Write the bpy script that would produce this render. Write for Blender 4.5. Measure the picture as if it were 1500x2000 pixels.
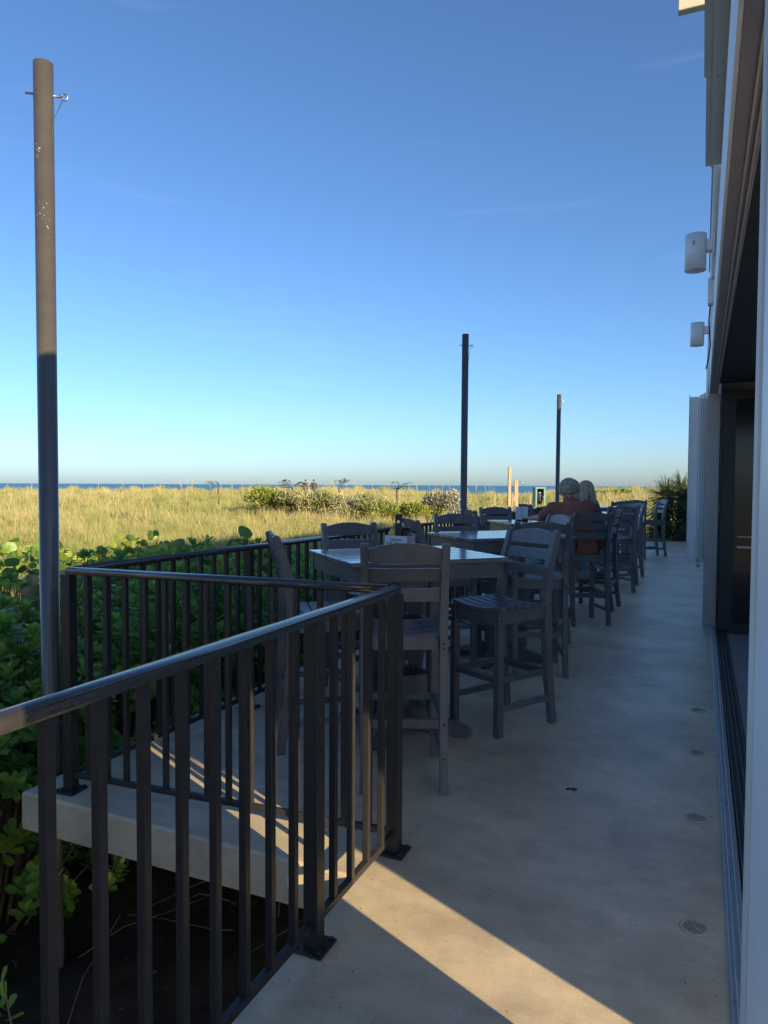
import bpy, bmesh, math, random
import numpy as np
from mathutils import Vector, Matrix, Euler

for o in list(bpy.data.objects):
    bpy.data.objects.remove(o)
S = bpy.context.scene
COL = S.collection
R = math.radians
random.seed(7)
rng = np.random.default_rng(11)

# ------------------------------------------------------------------ camera
CAM = Vector((0.0, 0.0, 1.478))
YAW, PITCH, ROLL = R(24.1), R(2.168), R(0.29)
cd = bpy.data.cameras.new('camera')
cam = bpy.data.objects.new('camera', cd)
COL.objects.link(cam)
fwd = Vector((-math.sin(YAW) * math.cos(PITCH), math.cos(YAW) * math.cos(PITCH), -math.sin(PITCH)))
rgt = Vector((math.cos(YAW), math.sin(YAW), 0))
up = rgt.cross(fwd)
r2 = rgt * math.cos(ROLL) + up * math.sin(ROLL)
u2 = up * math.cos(ROLL) - rgt * math.sin(ROLL)
M3 = Matrix((r2, u2, -fwd)).transposed()
cam.matrix_world = Matrix.Translation(CAM) @ M3.to_4x4()
cd.sensor_fit = 'VERTICAL'
cd.sensor_height = 36.0
cd.lens = 1387.0 / 2000.0 * 36.0
cd.clip_start = 0.02
cd.clip_end = 60000
S.camera = cam
S.render.resolution_x, S.render.resolution_y = 768, 1024

# ------------------------------------------------------------------ sky, sun, exposure
SUN_EL = R(19.0)
SUN_AZ = R(115.2)                      # clockwise from +Y
sun_vec = Vector((math.sin(SUN_AZ) * math.cos(SUN_EL), math.cos(SUN_AZ) * math.cos(SUN_EL), math.sin(SUN_EL)))
W = bpy.data.worlds.new('World')
S.world = W
W.use_nodes = True
nt = W.node_tree
bg = nt.nodes['Background']
sky = nt.nodes.new('ShaderNodeTexSky')
sky.sky_type = 'NISHITA'
sky.sun_disc = False
sky.sun_elevation = SUN_EL
sky.sun_rotation = SUN_AZ
sky.altitude = 0
sky.air_density = 0.9
sky.dust_density = 0.75
sky.ozone_density = 5.9
tc = nt.nodes.new('ShaderNodeTexCoord')
mp = nt.nodes.new('ShaderNodeMapping')
mp.inputs['Scale'].default_value = (1.2, 1.2, 9.0)
mp.inputs['Rotation'].default_value = (0.05, 0.03, 0.4)
nz = nt.nodes.new('ShaderNodeTexNoise')
nz.inputs['Scale'].default_value = 2.6
nz.inputs['Detail'].default_value = 9
nz.inputs['Roughness'].default_value = 0.62
nz.inputs['Distortion'].default_value = 0.5
rp = nt.nodes.new('ShaderNodeValToRGB')
rp.color_ramp.elements[0].position = 0.60
rp.color_ramp.elements[0].color = (0, 0, 0, 1)
rp.color_ramp.elements[1].position = 0.86
rp.color_ramp.elements[1].color = (0.05, 0.05, 0.05, 1)
mx = nt.nodes.new('ShaderNodeMix')
mx.data_type = 'RGBA'
mx.inputs[7].default_value = (7.0, 7.6, 8.4, 1)
nt.links.new(tc.outputs['Generated'], mp.inputs[0])
nt.links.new(mp.outputs[0], nz.inputs['Vector'])
nt.links.new(nz.outputs[0], rp.inputs[0])
nt.links.new(rp.outputs[0], mx.inputs[0])
nt.links.new(sky.outputs[0], mx.inputs[6])
nt.links.new(mx.outputs[2], bg.inputs['Color'])
bg.inputs['Strength'].default_value = 0.072

sl = bpy.data.lights.new('sun', 'SUN')
sl.energy = 3.2
sl.angle = R(0.53)
sl.color = (1.0, 0.80, 0.45)
so = bpy.data.objects.new('sun', sl)
so.rotation_euler = (-sun_vec).to_track_quat('-Z', 'Y').to_euler()
so.location = (20, -10, 20)
COL.objects.link(so)

S.view_settings.view_transform = 'Standard'
S.view_settings.look = 'None'
S.view_settings.gamma = 1.0
S.view_settings.use_curve_mapping = False
S.view_settings.exposure = 1.54
S.render.engine = 'CYCLES'

# ------------------------------------------------------------------ materials
def mat(name, col, rough=0.6, spec=0.5, metal=0.0, var=0.0, vscale=6.0, bump=0.0, bscale=80.0, col2=None,
        attr=None, transl=0.0, coat=0.0, stretch=None, tone=0.0, chips=None):
    m = bpy.data.materials.new(name)
    m.use_nodes = True
    t = m.node_tree
    b = t.nodes['Principled BSDF']
    b.inputs['Base Color'].default_value = (*col, 1)
    b.inputs['Roughness'].default_value = rough
    b.inputs['Specular IOR Level'].default_value = spec
    b.inputs['Metallic'].default_value = metal
    if coat:
        b.inputs['Coat Weight'].default_value = coat
    L = t.links.new
    src = None
    co = t.nodes.new('ShaderNodeTexCoord')
    vec = co.outputs['Object']
    if stretch:
        mpn = t.nodes.new('ShaderNodeMapping')
        mpn.inputs['Scale'].default_value = stretch
        L(vec, mpn.inputs[0]); vec = mpn.outputs[0]
    if attr:
        a = t.nodes.new('ShaderNodeAttribute'); a.attribute_name = attr
        mixn = t.nodes.new('ShaderNodeMix'); mixn.data_type = 'RGBA'
        mixn.inputs[6].default_value = (*col, 1); mixn.inputs[7].default_value = (*(col2 or col), 1)
        L(a.outputs['Fac'], mixn.inputs[0]); src = mixn.outputs[2]
    elif var > 0 or col2:
        n = t.nodes.new('ShaderNodeTexNoise')
        n.inputs['Scale'].default_value = vscale; n.inputs['Detail'].default_value = 7
        n.inputs['Roughness'].default_value = 0.6
        L(vec, n.inputs['Vector'])
        rr = t.nodes.new('ShaderNodeValToRGB')
        c2 = col2 or tuple(min(1, c * (1 + var)) for c in col)
        c1 = tuple(c * (1 - var) for c in col)
        rr.color_ramp.elements[0].position = 0.3; rr.color_ramp.elements[0].color = (*c1, 1)
        rr.color_ramp.elements[1].position = 0.7; rr.color_ramp.elements[1].color = (*c2, 1)
        L(n.outputs[0], rr.inputs[0]); src = rr.outputs[0]
    if chips:
        n3 = t.nodes.new('ShaderNodeTexNoise'); n3.inputs['Scale'].default_value = 38; n3.inputs['Detail'].default_value = 6
        n3.inputs['Roughness'].default_value = 0.7
        L(vec, n3.inputs['Vector'])
        r3 = t.nodes.new('ShaderNodeValToRGB')
        r3.color_ramp.elements[0].position = 0.70; r3.color_ramp.elements[0].color = (0, 0, 0, 1)
        r3.color_ramp.elements[1].position = 0.73; r3.color_ramp.elements[1].color = (1, 1, 1, 1)
        L(n3.outputs[0], r3.inputs[0])
        m3 = t.nodes.new('ShaderNodeMix'); m3.data_type = 'RGBA'; m3.inputs[7].default_value = (*chips, 1)
        L(r3.outputs[0], m3.inputs[0]); L(src, m3.inputs[6]); src = m3.outputs[2]
    if tone:
        oi = t.nodes.new('ShaderNodeObjectInfo')
        mr = t.nodes.new('ShaderNodeMapRange'); mr.inputs[3].default_value = 1 - tone; mr.inputs[4].default_value = 1 + tone
        L(oi.outputs['Random'], mr.inputs[0])
        hs = t.nodes.new('ShaderNodeHueSaturation'); L(mr.outputs[0], hs.inputs['Value']); L(src, hs.inputs['Color']); src = hs.outputs[0]
    if src is not None:
        L(src, b.inputs['Base Color'])
    if bump > 0:
        n2 = t.nodes.new('ShaderNodeTexNoise')
        n2.inputs['Scale'].default_value = bscale; n2.inputs['Detail'].default_value = 4
        L(vec, n2.inputs['Vector'])
        bn = t.nodes.new('ShaderNodeBump'); bn.inputs['Strength'].default_value = bump
        bn.inputs['Distance'].default_value = 0.01
        L(n2.outputs[0], bn.inputs['Height']); L(bn.outputs[0], b.inputs['Normal'])
    if transl > 0:
        tr = t.nodes.new('ShaderNodeBsdfTranslucent')
        if src is not None:
            L(src, tr.inputs[0])
        else:
            tr.inputs[0].default_value = (*col, 1)
        ms = t.nodes.new('ShaderNodeMixShader'); ms.inputs[0].default_value = transl
        L(b.outputs[0], ms.inputs[1]); L(tr.outputs[0], ms.inputs[2])
        L(ms.outputs[0], t.nodes['Material Output'].inputs['Surface'])
    return m

M = {}
M['chair'] = mat('slate_lumber', (0.128, 0.126, 0.134), 0.36, 0.55, var=0.18, vscale=14, bump=0.10, bscale=140, tone=0.16, chips=(0.24, 0.24, 0.26))
M['tabletop'] = mat('slate_table_lumber', (0.15, 0.16, 0.20), 0.16, 0.9, var=0.14, vscale=9, bump=0.01, bscale=60, coat=0.25, tone=0.15)
M['bolt'] = mat('bolt_black', (0.012, 0.012, 0.014), 0.5)
M['rail'] = mat('bronze_paint', (0.032, 0.029, 0.029), 0.38, 0.45, var=0.22, vscale=20, bump=0.06, bscale=160, tone=0.12, chips=(0.12, 0.085, 0.06))
M['railcap'] = mat('bronze_cap_paint', (0.034, 0.030, 0.030), 0.17, 0.9, var=0.22, vscale=20, bump=0.04, bscale=120, chips=(0.12, 0.085, 0.06))
M['pole'] = mat('pole_bronze', (0.075, 0.067, 0.062), 0.24, 0.8, var=0.12, vscale=12, bump=0.05, bscale=160)
M['chip'] = mat('bare_metal', (0.36, 0.34, 0.32), 0.5)
M['steel'] = mat('steel', (0.35, 0.35, 0.36), 0.35, metal=1.0, var=0.2, vscale=30)
M['white'] = mat('white_paint', (0.84, 0.84, 0.84), 0.45, var=0.05, vscale=3, bump=0.03, bscale=60)
M['fascia'] = mat('white_fascia', (0.84, 0.85, 0.86), 0.5, var=0.05, vscale=2.5, bump=0.03, bscale=40)
M['soffit'] = mat('soffit_grey', (0.68, 0.67, 0.64), 0.7, var=0.07, vscale=3)
M['wall'] = mat('wall_stucco', (0.76, 0.74, 0.70), 0.8, var=0.08, vscale=4, bump=0.2, bscale=90)
M['column'] = mat('column_beige', (0.56, 0.51, 0.46), 0.6, var=0.06, vscale=6)
M['header'] = mat('header_brown', (0.32, 0.295, 0.33), 0.6, var=0.1, vscale=5, bump=0.05)
M['trackm'] = mat('track_aluminium', (0.55, 0.56, 0.58), 0.32, metal=0.7, var=0.15, vscale=25)
M['trackd'] = mat('track_dark', (0.10, 0.085, 0.08), 0.45, var=0.25, vscale=18)
M['glassd'] = mat('tinted_glass', (0.016, 0.016, 0.02), 0.12, 0.5)
M['frame_d'] = mat('dark_frame', (0.03, 0.028, 0.03), 0.45, var=0.1)
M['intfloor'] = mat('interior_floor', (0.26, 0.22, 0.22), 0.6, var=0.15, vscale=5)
M['intlight'] = mat('screen_bounce_white', (0.80, 0.77, 0.72), 0.8, var=0.06)  # kept pale so the added interior screen bounces skylight onto the deck
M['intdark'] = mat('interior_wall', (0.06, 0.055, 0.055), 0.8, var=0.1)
M['roof'] = mat('roof_membrane', (0.45, 0.44, 0.42), 0.9, var=0.1)
M['cream'] = mat('cream_timber', (0.68, 0.6, 0.45), 0.6, var=0.08, vscale=8)
M['shirt'] = mat('brown_red_cotton', (0.30, 0.10, 0.07), 0.9, var=0.15, vscale=12, bump=0.3, bscale=25)
M['shorts'] = mat('maroon_shorts', (0.12, 0.035, 0.03), 0.9, var=0.15, bump=0.2, bscale=30)
M['skin'] = mat('skin', (0.50, 0.29, 0.20), 0.55, var=0.06, vscale=10)
M['hairg'] = mat('grey_hair', (0.32, 0.28, 0.22), 0.55, var=0.0, col2=(0.56, 0.50, 0.41), vscale=30, bump=0.5, bscale=90)
M['hairb'] = mat('blonde_hair', (0.22, 0.17, 0.115), 0.55, col2=(0.62, 0.51, 0.36), vscale=22, bump=0.8, bscale=60, stretch=(3, 3, 0.35))
M['sandal'] = mat('sandal_brown', (0.30, 0.22, 0.165), 0.7)
M['sole'] = mat('white_sole', (0.65, 0.64, 0.6), 0.6)
M['bluecloth'] = mat('pale_blue_cloth', (0.35, 0.45, 0.62), 0.85, var=0.1, bump=0.2, bscale=20)
M['darkcloth'] = mat('dark_cloth', (0.06, 0.065, 0.085), 0.9, var=0.2)
M['card'] = mat('printed_card', (0.66, 0.67, 0.70), 0.55, var=0.03)
M['cardside'] = mat('card_side_print', (0.42, 0.43, 0.46), 0.55, col2=(0.62, 0.62, 0.64), vscale=22)
M['ink'] = mat('navy_ink', (0.02, 0.025, 0.06), 0.6)
M['mustard'] = mat('mustard_plastic', (0.62, 0.42, 0.05), 0.4)
M['ketchup'] = mat('red_plastic', (0.35, 0.05, 0.035), 0.4)
M['navy'] = mat('navy_plastic', (0.014, 0.018, 0.035), 0.35)
M['paper'] = mat('paper_white', (0.75, 0.77, 0.8), 0.8)
M['glass_clear'] = mat('sauce_bottle', (0.05, 0.02, 0.012), 0.15)
M['timber'] = mat('weathered_timber', (0.42, 0.32, 0.22), 0.85, var=0.2, vscale=5, bump=0.3, bscale=30, stretch=(4, 4, 0.4))
M['teal'] = mat('teal_paint', (0.13, 0.28, 0.25), 0.6, var=0.08)
M['rust'] = mat('rust_stain', (0.42, 0.34, 0.2), 0.8)
M['black'] = mat('black_inside', (0.02, 0.02, 0.022), 0.8)
M['twig'] = mat('twig_bark', (0.085, 0.065, 0.05), 0.9, var=0.25, vscale=15)
M['stem'] = mat('green_stem', (0.12, 0.12, 0.05), 0.8, var=0.2)
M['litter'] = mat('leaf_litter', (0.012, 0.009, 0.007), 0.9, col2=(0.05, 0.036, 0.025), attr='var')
M['naupaka'] = mat('naupaka_leaf', (0.12, 0.28, 0.045), 0.34, 0.5, col2=(0.33, 0.50, 0.09), attr='var', transl=0.38)
M['grape'] = mat('sea_grape_leaf', (0.14, 0.25, 0.06), 0.42, 0.5, var=0.3, vscale=9, transl=0.35, tone=0.35)
M['grapey'] = mat('sea_grape_leaf_yellow', (0.28, 0.36, 0.05), 0.45, 0.5, var=0.3, vscale=9, transl=0.35, tone=0.25)
M['graped'] = mat('sea_grape_leaf_dry', (0.34, 0.24, 0.12), 0.6, 0.4, var=0.3, vscale=6, transl=0.2)
M['vein'] = mat('leaf_vein', (0.24, 0.3, 0.12), 0.6)
M['grass'] = mat('dune_grass', (0.24, 0.29, 0.08), 0.7, 0.2, col2=(0.58, 0.49, 0.26), attr='var', transl=0.3)
M['oats'] = mat('sea_oats', (0.42, 0.33, 0.16), 0.8, 0.2, transl=0.2)
M['bushg'] = mat('bush_green', (0.15, 0.20, 0.04), 0.6, 0.3, col2=(0.36, 0.39, 0.09), attr='var', transl=0.25)
M['bushm'] = mat('bush_mixed', (0.20, 0.23, 0.08), 0.7, 0.3, col2=(0.48, 0.44, 0.28), attr='var', transl=0.2)
M['bushs'] = mat('bush_silver', (0.23, 0.22, 0.165), 0.8, 0.2, col2=(0.52, 0.49, 0.42), attr='var', transl=0.15)
M['bushl'] = mat('bush_pale_sage', (0.20, 0.21, 0.12), 0.8, 0.2, col2=(0.46, 0.45, 0.34), attr='var', transl=0.15)
M['yucca'] = mat('yucca_blade', (0.065, 0.10, 0.05), 0.5, 0.4, col2=(0.17, 0.20, 0.10), attr='var', transl=0.2)
M['drythatch'] = mat('dry_thatch', (0.10, 0.08, 0.055), 0.9, 0.2, col2=(0.22, 0.17, 0.11), attr='var', transl=0.1)
M['palmdry'] = mat('palm_dry', (0.14, 0.09, 0.05), 0.8, 0.2, col2=(0.3, 0.2, 0.1), attr='var', transl=0.1)
M['palmgreen'] = mat('palm_green', (0.07, 0.11, 0.04), 0.6, 0.3, col2=(0.2, 0.24, 0.08), attr='var', transl=0.2)

# deck coating: tan, blotchy, with grey scuffs along the walkway
def deck_material():
    m = bpy.data.materials.new('deck_coating'); m.use_nodes = True
    t = m.node_tree; L = t.links.new; b = t.nodes['Principled BSDF']
    co = t.nodes.new('ShaderNodeTexCoord')
    def noise(scale, detail, st=(1, 1, 1), rough=0.6):
        mpn = t.nodes.new('ShaderNodeMapping'); mpn.inputs['Scale'].default_value = st
        L(co.outputs['Object'], mpn.inputs[0])
        n = t.nodes.new('ShaderNodeTexNoise'); n.inputs['Scale'].default_value = scale
        n.inputs['Detail'].default_value = detail; n.inputs['Roughness'].default_value = rough
        L(mpn.outputs[0], n.inputs['Vector']); return n.outputs[0]
    def ramp(src, p0, p1, c0, c1):
        r = t.nodes.new('ShaderNodeValToRGB')
        r.color_ramp.elements[0].position = p0; r.color_ramp.elements[0].color = (*c0, 1)
        r.color_ramp.elements[1].position = p1; r.color_ramp.elements[1].color = (*c1, 1)
        L(src, r.inputs[0]); return r.outputs[0]
    def mult(a, bb):
        x = t.nodes.new('ShaderNodeMix'); x.data_type = 'RGBA'; x.blend_type = 'MULTIPLY'; x.inputs[0].default_value = 1
        L(a, x.inputs[6]); L(bb, x.inputs[7]); return x.outputs[2]
    base = ramp(noise(1.3, 6), 0.3, 0.72, (0.65, 0.52, 0.355), (0.75, 0.61, 0.43))
    stains = ramp(noise(1.7, 9, (0.9, 1.1, 1), 0.72), 0.37, 0.60, (0.69, 0.69, 0.71), (1, 1, 1))
    streak = ramp(noise(6.0, 7, (1.0, 1.6, 1), 0.7), 0.34, 0.56, (0.84, 0.84, 0.86), (1, 1, 1))
    speck = ramp(noise(170, 2), 0.30, 0.42, (0.72, 0.72, 0.72), (1, 1, 1))
    spots = ramp(noise(14, 3), 0.23, 0.27, (0.45, 0.43, 0.42), (1, 1, 1))
    c = mult(mult(mult(mult(base, stains), streak), speck), spots)
    L(c, b.inputs['Base Color'])
    rr = ramp(noise(3.3, 6), 0.3, 0.7, (0.34, 0.34, 0.34), (0.46, 0.46, 0.46)); L(rr, b.inputs['Roughness'])
    b.inputs['Specular IOR Level'].default_value = 0.5
    bn = t.nodes.new('ShaderNodeBump'); bn.inputs['Strength'].default_value = 0.16; bn.inputs['Distance'].default_value = 0.004
    L(noise(150, 3), bn.inputs['Height']); L(bn.outputs[0], b.inputs['Normal'])
    return m
M['deck'] = deck_material()
M['ground'] = mat('sandy_soil', (0.20, 0.165, 0.10), 0.95, 0.1, col2=(0.36, 0.30, 0.18), vscale=0.8, bump=0.4, bscale=9)
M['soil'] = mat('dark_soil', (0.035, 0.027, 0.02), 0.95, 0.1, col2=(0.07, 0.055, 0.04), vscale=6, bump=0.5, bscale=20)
M['sea'] = mat('sea_water', (0.03, 0.14, 0.23), 0.45, 0.3, col2=(0.045, 0.19, 0.29), vscale=0.02, bump=0.6, bscale=0.6, stretch=(1, 1, 1))

# ------------------------------------------------------------------ mesh helpers
def tag(o, label=None, cat=None, group=None, kind=None):
    if label: o['label'] = label
    if cat: o['category'] = cat
    if group: o['group'] = group
    if kind: o['kind'] = kind
    return o

def link(name, me, parent=None, m=None, loc=None, rot=None, scale=None):
    o = bpy.data.objects.new(name, me)
    COL.objects.link(o)
    if m is not None and me is not None and len(me.materials) == 0:
        me.materials.append(m)
    if parent: o.parent = parent
    if loc is not None: o.location = loc
    if rot is not None: o.rotation_euler = rot
    if scale is not None: o.scale = scale
    return o

def empty(name, loc=(0, 0, 0), rz=0.0):
    o = bpy.data.objects.new(name, None)
    o.empty_display_size = 0.1
    COL.objects.link(o)
    o.location = loc
    o.rotation_euler = (0, 0, rz)
    return o

def copy_tree(o, parent=None):
    c = o.copy(); COL.objects.link(c); c.parent = parent
    for ch in [k for k in bpy.data.objects if k.parent == o and k is not c]:
        copy_tree(ch, c)
    return c

class MB:
    """collects shapes into one bmesh"""
    def __init__(s): s.bm = bmesh.new()
    def box(s, lo, hi, mtx=None, bev=0.0):
        lo, hi = Vector(lo), Vector(hi)
        c, d = (lo + hi) / 2, hi - lo
        mm = Matrix.Translation(c) @ Matrix.Diagonal((d.x, d.y, d.z, 1))
        if mtx: mm = mtx @ mm
        g = bmesh.ops.create_cube(s.bm, size=1, matrix=mm)
        if bev > 0:
            es = list({e for v in g['verts'] for e in v.link_edges})
            bmesh.ops.bevel(s.bm, geom=es, offset=bev, segments=2, affect='EDGES', profile=0.5)
        return s
    def bar(s, a, b, w, h, bev=0.0, upv=(0, 0, 1)):
        a, b = Vector(a), Vector(b); y = (b - a); L = y.length; y.normalize()
        x = y.cross(Vector(upv)); x.normalize(); z = x.cross(y)
        mm = Matrix((x, y, z)).transposed().to_4x4(); mm.translation = (a + b) / 2
        return s.box((-w / 2, -L / 2, -h / 2), (w / 2, L / 2, h / 2), mm, bev)
    def tube(s, pts, rad, seg=10, caps=True):
        pts = [Vector(p) for p in pts]
        n = len(pts)
        rads = rad if isinstance(rad, (list, tuple)) else [rad] * n
        rings = []
        prevx = None
        for i, p in enumerate(pts):
            d = (pts[min(i + 1, n - 1)] - pts[max(i - 1, 0)]).normalized()
            if prevx is None:
                ref = Vector((0, 0, 1)) if abs(d.z) < 0.9 else Vector((1, 0, 0))
                x = d.cross(ref).normalized()
            else:
                x = (prevx - d * prevx.dot(d)).normalized()
            prevx = x; y = d.cross(x)
            rings.append([s.bm.verts.new(p + (x * math.cos(2 * math.pi * k / seg) + y * math.sin(2 * math.pi * k / seg)) * rads[i]) for k in range(seg)])
        for i in range(n - 1):
            for k in range(seg):
                f = s.bm.faces.new((rings[i][k], rings[i][(k + 1) % seg], rings[i + 1][(k + 1) % seg], rings[i + 1][k]))
                f.smooth = True
        if caps:
            s.bm.faces.new(rings[0][::-1]); s.bm.faces.new(rings[-1])
        return s
    def prism(s, prof, lo, hi, axis='x', bev=0.0):
        """closed 2-D profile extruded along an axis; prof in the other two axes"""
        def P(a, t):
            if axis == 'x': return (t, a[0], a[1])
            if axis == 'y': return (a[0], t, a[1])
            return (a[0], a[1], t)
        v0 = [s.bm.verts.new(P(a, lo)) for a in prof]; v1 = [s.bm.verts.new(P(a, hi)) for a in prof]
        n = len(prof)
        fs = [s.bm.faces.new(v0[::-1]), s.bm.faces.new(v1)]
        for k in range(n):
            fs.append(s.bm.faces.new((v0[k], v0[(k + 1) % n], v1[(k + 1) % n], v1[k])))
        if bev > 0:
            es = list({e for f in fs for e in f.edges})
            bmesh.ops.bevel(s.bm, geom=es, offset=bev, segments=2, affect='EDGES', profile=0.5)
        return s
    def lathe(s, prof, seg=20, mtx=None):
        rings = []
        for r, z in prof:
            ring = []
            for k in range(seg):
                a = 2 * math.pi * k / seg
                p = Vector((r * math.cos(a), r * math.sin(a), z))
                ring.append(s.bm.verts.new(mtx @ p if mtx else p))
            rings.append(ring)
        for i in range(len(rings) - 1):
            for k in range(seg):
                f = s.bm.faces.new((rings[i][k], rings[i][(k + 1) % seg], rings[i + 1][(k + 1) % seg], rings[i + 1][k])); f.smooth = True
        s.bm.faces.new(rings[0][::-1]); s.bm.faces.new(rings[-1])
        return s
    def mesh(s, name, m=None):
        me = bpy.data.meshes.new(name)
        bmesh.ops.recalc_face_normals(s.bm, faces=s.bm.faces[:])
        s.bm.to_mesh(me); s.bm.free()
        if m: me.materials.append(m)
        return me
    def obj(s, name, m, parent=None, loc=None, rot=None):
        return link(name, s.mesh(name, m), parent, None, loc, rot)

def np_mesh(name, V, F, m, var=None):
    """V (n,3), F (k,3 or 4) -> mesh; var = per-vertex float attribute"""
    V = np.ascontiguousarray(V, dtype=np.float32); F = np.ascontiguousarray(F, dtype=np.int32)
    me = bpy.data.meshes.new(name)
    me.vertices.add(len(V)); me.vertices.foreach_set('co', V.ravel())
    k = F.shape[1]
    me.loops.add(F.size); me.loops.foreach_set('vertex_index', F.ravel())
    me.polygons.add(len(F)); me.polygons.foreach_set('loop_start', np.arange(0, F.size, k, dtype=np.int32))
    if var is not None:
        at = me.attributes.new('var', 'FLOAT', 'POINT'); at.data.foreach_set('value', np.asarray(var, dtype=np.float32))
    me.materials.append(m)
    me.update(calc_edges=True); me.validate()
    return me

def frames(D, up=None, tw=None):
    """unit dir D (n,3) -> side, normal with random twist"""
    n = len(D)
    D = D / np.linalg.norm(D, axis=1, keepdims=True)
    U = np.tile(np.array([0, 0, 1.0]), (n, 1)) if up is None else up
    Sd = np.cross(D, U); ln = np.linalg.norm(Sd, axis=1, keepdims=True)
    Sd = np.where(ln < 1e-3, np.array([[1.0, 0, 0]]), Sd / np.maximum(ln, 1e-6))
    N = np.cross(Sd, D)
    if tw is not None:
        c, s_ = np.cos(tw)[:, None], np.sin(tw)[:, None]
        Sd, N = Sd * c + N * s_, N * c - Sd * s_
    return D, Sd, N

LEAF_T = np.array([[0, 0, 0], [.45, -.2, .03], [.5, 0, -.03], [.45, .2, .03], [.82, -.25, .04], [.82, .25, .04], [1, 0, -.02]])
LEAF_F = np.array([[0, 1, 2], [0, 2, 3], [1, 4, 2], [4, 6, 2], [2, 6, 5], [2, 5, 3]])
OVAL_T = np.array([[0, 0, 0], [.5, -.3, .05], [.5, .3, .05], [1, 0, 0]])
OVAL_F = np.array([[0, 1, 2], [1, 3, 2]])

def leaf_cloud(name, P, D, length, width, var, m, up=None, tw=None, T=LEAF_T, F=LEAF_F, bend=0.0):
    n = len(P)
    D, Sd, N = frames(D, up, tw)
    length = np.broadcast_to(length, (n,)); width = np.broadcast_to(width, (n,))
    V = (P[:, None, :] + D[:, None, :] * (T[None, :, 0:1] * length[:, None, None])
         + Sd[:, None, :] * (T[None, :, 1:2] * (width[:, None, None]))
         + N[:, None, :] * ((T[None, :, 2:3] - bend * T[None, :, 0:1] ** 2) * length[:, None, None]))
    FF = F[None] + (np.arange(n) * len(T))[:, None, None]
    return np_mesh(name, V.reshape(-1, 3), FF.reshape(-1, F.shape[1]), m, np.repeat(np.clip(var, 0, 1), len(T)))

def unit(n):
    v = rng.normal(size=(n, 3)); return v / np.linalg.norm(v, axis=1, keepdims=True)

# ------------------------------------------------------------------ terrain
OFFS = [(-400, 5), (0, 6), (120, 5), (200, 6), (300, 2), (420, 5), (520, 4), (640, 2), (760, 4), (900, 10), (1000, 12), (1060, 10), (1110, 3), (1150, 0), (1250, -2), (1340, -3), (1500, -3), (2200, 0)]
AZ = np.array([24.1 - math.degrees(math.atan((x - 750) / 1387)) for x, _ in OFFS])[::-1]
OF = np.array([o for _, o in OFFS])[::-1]
def smooth(t):
    t = np.clip(t, 0, 1); return t * t * (3 - 2 * t)
def ground_z(x, y):
    x = np.asarray(x, float); y = np.asarray(y, float)
    r = np.hypot(x, y); az = np.degrees(np.arctan2(-x, y))
    crest = 1.478 - np.interp(az, AZ, OF) / 1387 * 72 - 0.62
    near = -0.65 + 0.10 * np.sin(x * .23 + 1) * np.cos(y * .19)
    t = np.clip((r - 16) / 56, 0, 1)
    z = near + (crest - near) * (0.55 * t + 0.45 * smooth(t))
    z = z + 0.10 * np.sin(x * .31 + y * .17) * np.sin(y * .27 - x * .11) * smooth((r - 12) / 20) * (r < 68)
    z = z + (0.09 * np.sin(az * 2.9 + 1) + 0.07 * np.sin(az * 6.1) + .05 * np.sin(az * 11.3 + r * .4)) * smooth((r - 25) / 30)
    z = np.where(r < 14, -1.15 + (z + 1.15) * smooth((r - 8.0) / 6), z)
    fall = smooth((r - 76) / 70)
    z = z * (1 - fall) + (-9.0) * fall
    deckside = (x > -3.0) & (y < 20.9)
    return np.where(deckside, -1.15, z)
rr_ = np.concatenate([[0.0], np.geomspace(1.2, 170, 130), [400, 1200]])
na = 220
th = np.linspace(0, 2 * np.pi, na, endpoint=False)
GX = rr_[:, None] * np.sin(th)[None]; GY = rr_[:, None] * np.cos(th)[None]
GZ = ground_z(GX, GY); GZ[-2:, :] = -12
V = np.stack([GX, GY, GZ], -1).reshape(-1, 3)
ii, jj = np.meshgrid(np.arange(len(rr_) - 1), np.arange(na), indexing='ij')
F = np.stack([ii * na + jj, (ii + 1) * na + jj, (ii + 1) * na + (jj + 1) % na, ii * na + (jj + 1) % na], -1).reshape(-1, 4)
gme = np_mesh('ground', V, F[:, ::-1], M['ground'])
for p in gme.polygons: p.use_smooth = True
tag(link('ground', gme), kind='structure')
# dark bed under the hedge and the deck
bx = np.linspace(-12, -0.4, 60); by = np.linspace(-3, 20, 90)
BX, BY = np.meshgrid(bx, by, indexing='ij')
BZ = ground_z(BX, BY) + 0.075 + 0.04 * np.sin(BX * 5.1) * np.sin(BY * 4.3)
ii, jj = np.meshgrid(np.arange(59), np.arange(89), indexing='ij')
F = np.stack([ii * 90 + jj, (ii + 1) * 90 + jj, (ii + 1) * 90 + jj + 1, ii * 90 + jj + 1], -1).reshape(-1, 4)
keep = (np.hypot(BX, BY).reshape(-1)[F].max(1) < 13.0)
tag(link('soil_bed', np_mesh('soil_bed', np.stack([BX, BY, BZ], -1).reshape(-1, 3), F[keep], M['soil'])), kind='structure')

b = MB(); 
ring = [b.bm.verts.new((40000 * math.cos(a), 40000 * math.sin(a), -4.5)) for a in np.linspace(0, 2 * math.pi, 96, endpoint=False)]
b.bm.faces.new(ring)
tag(b.obj('sea', M['sea']), kind='structure')

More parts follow.
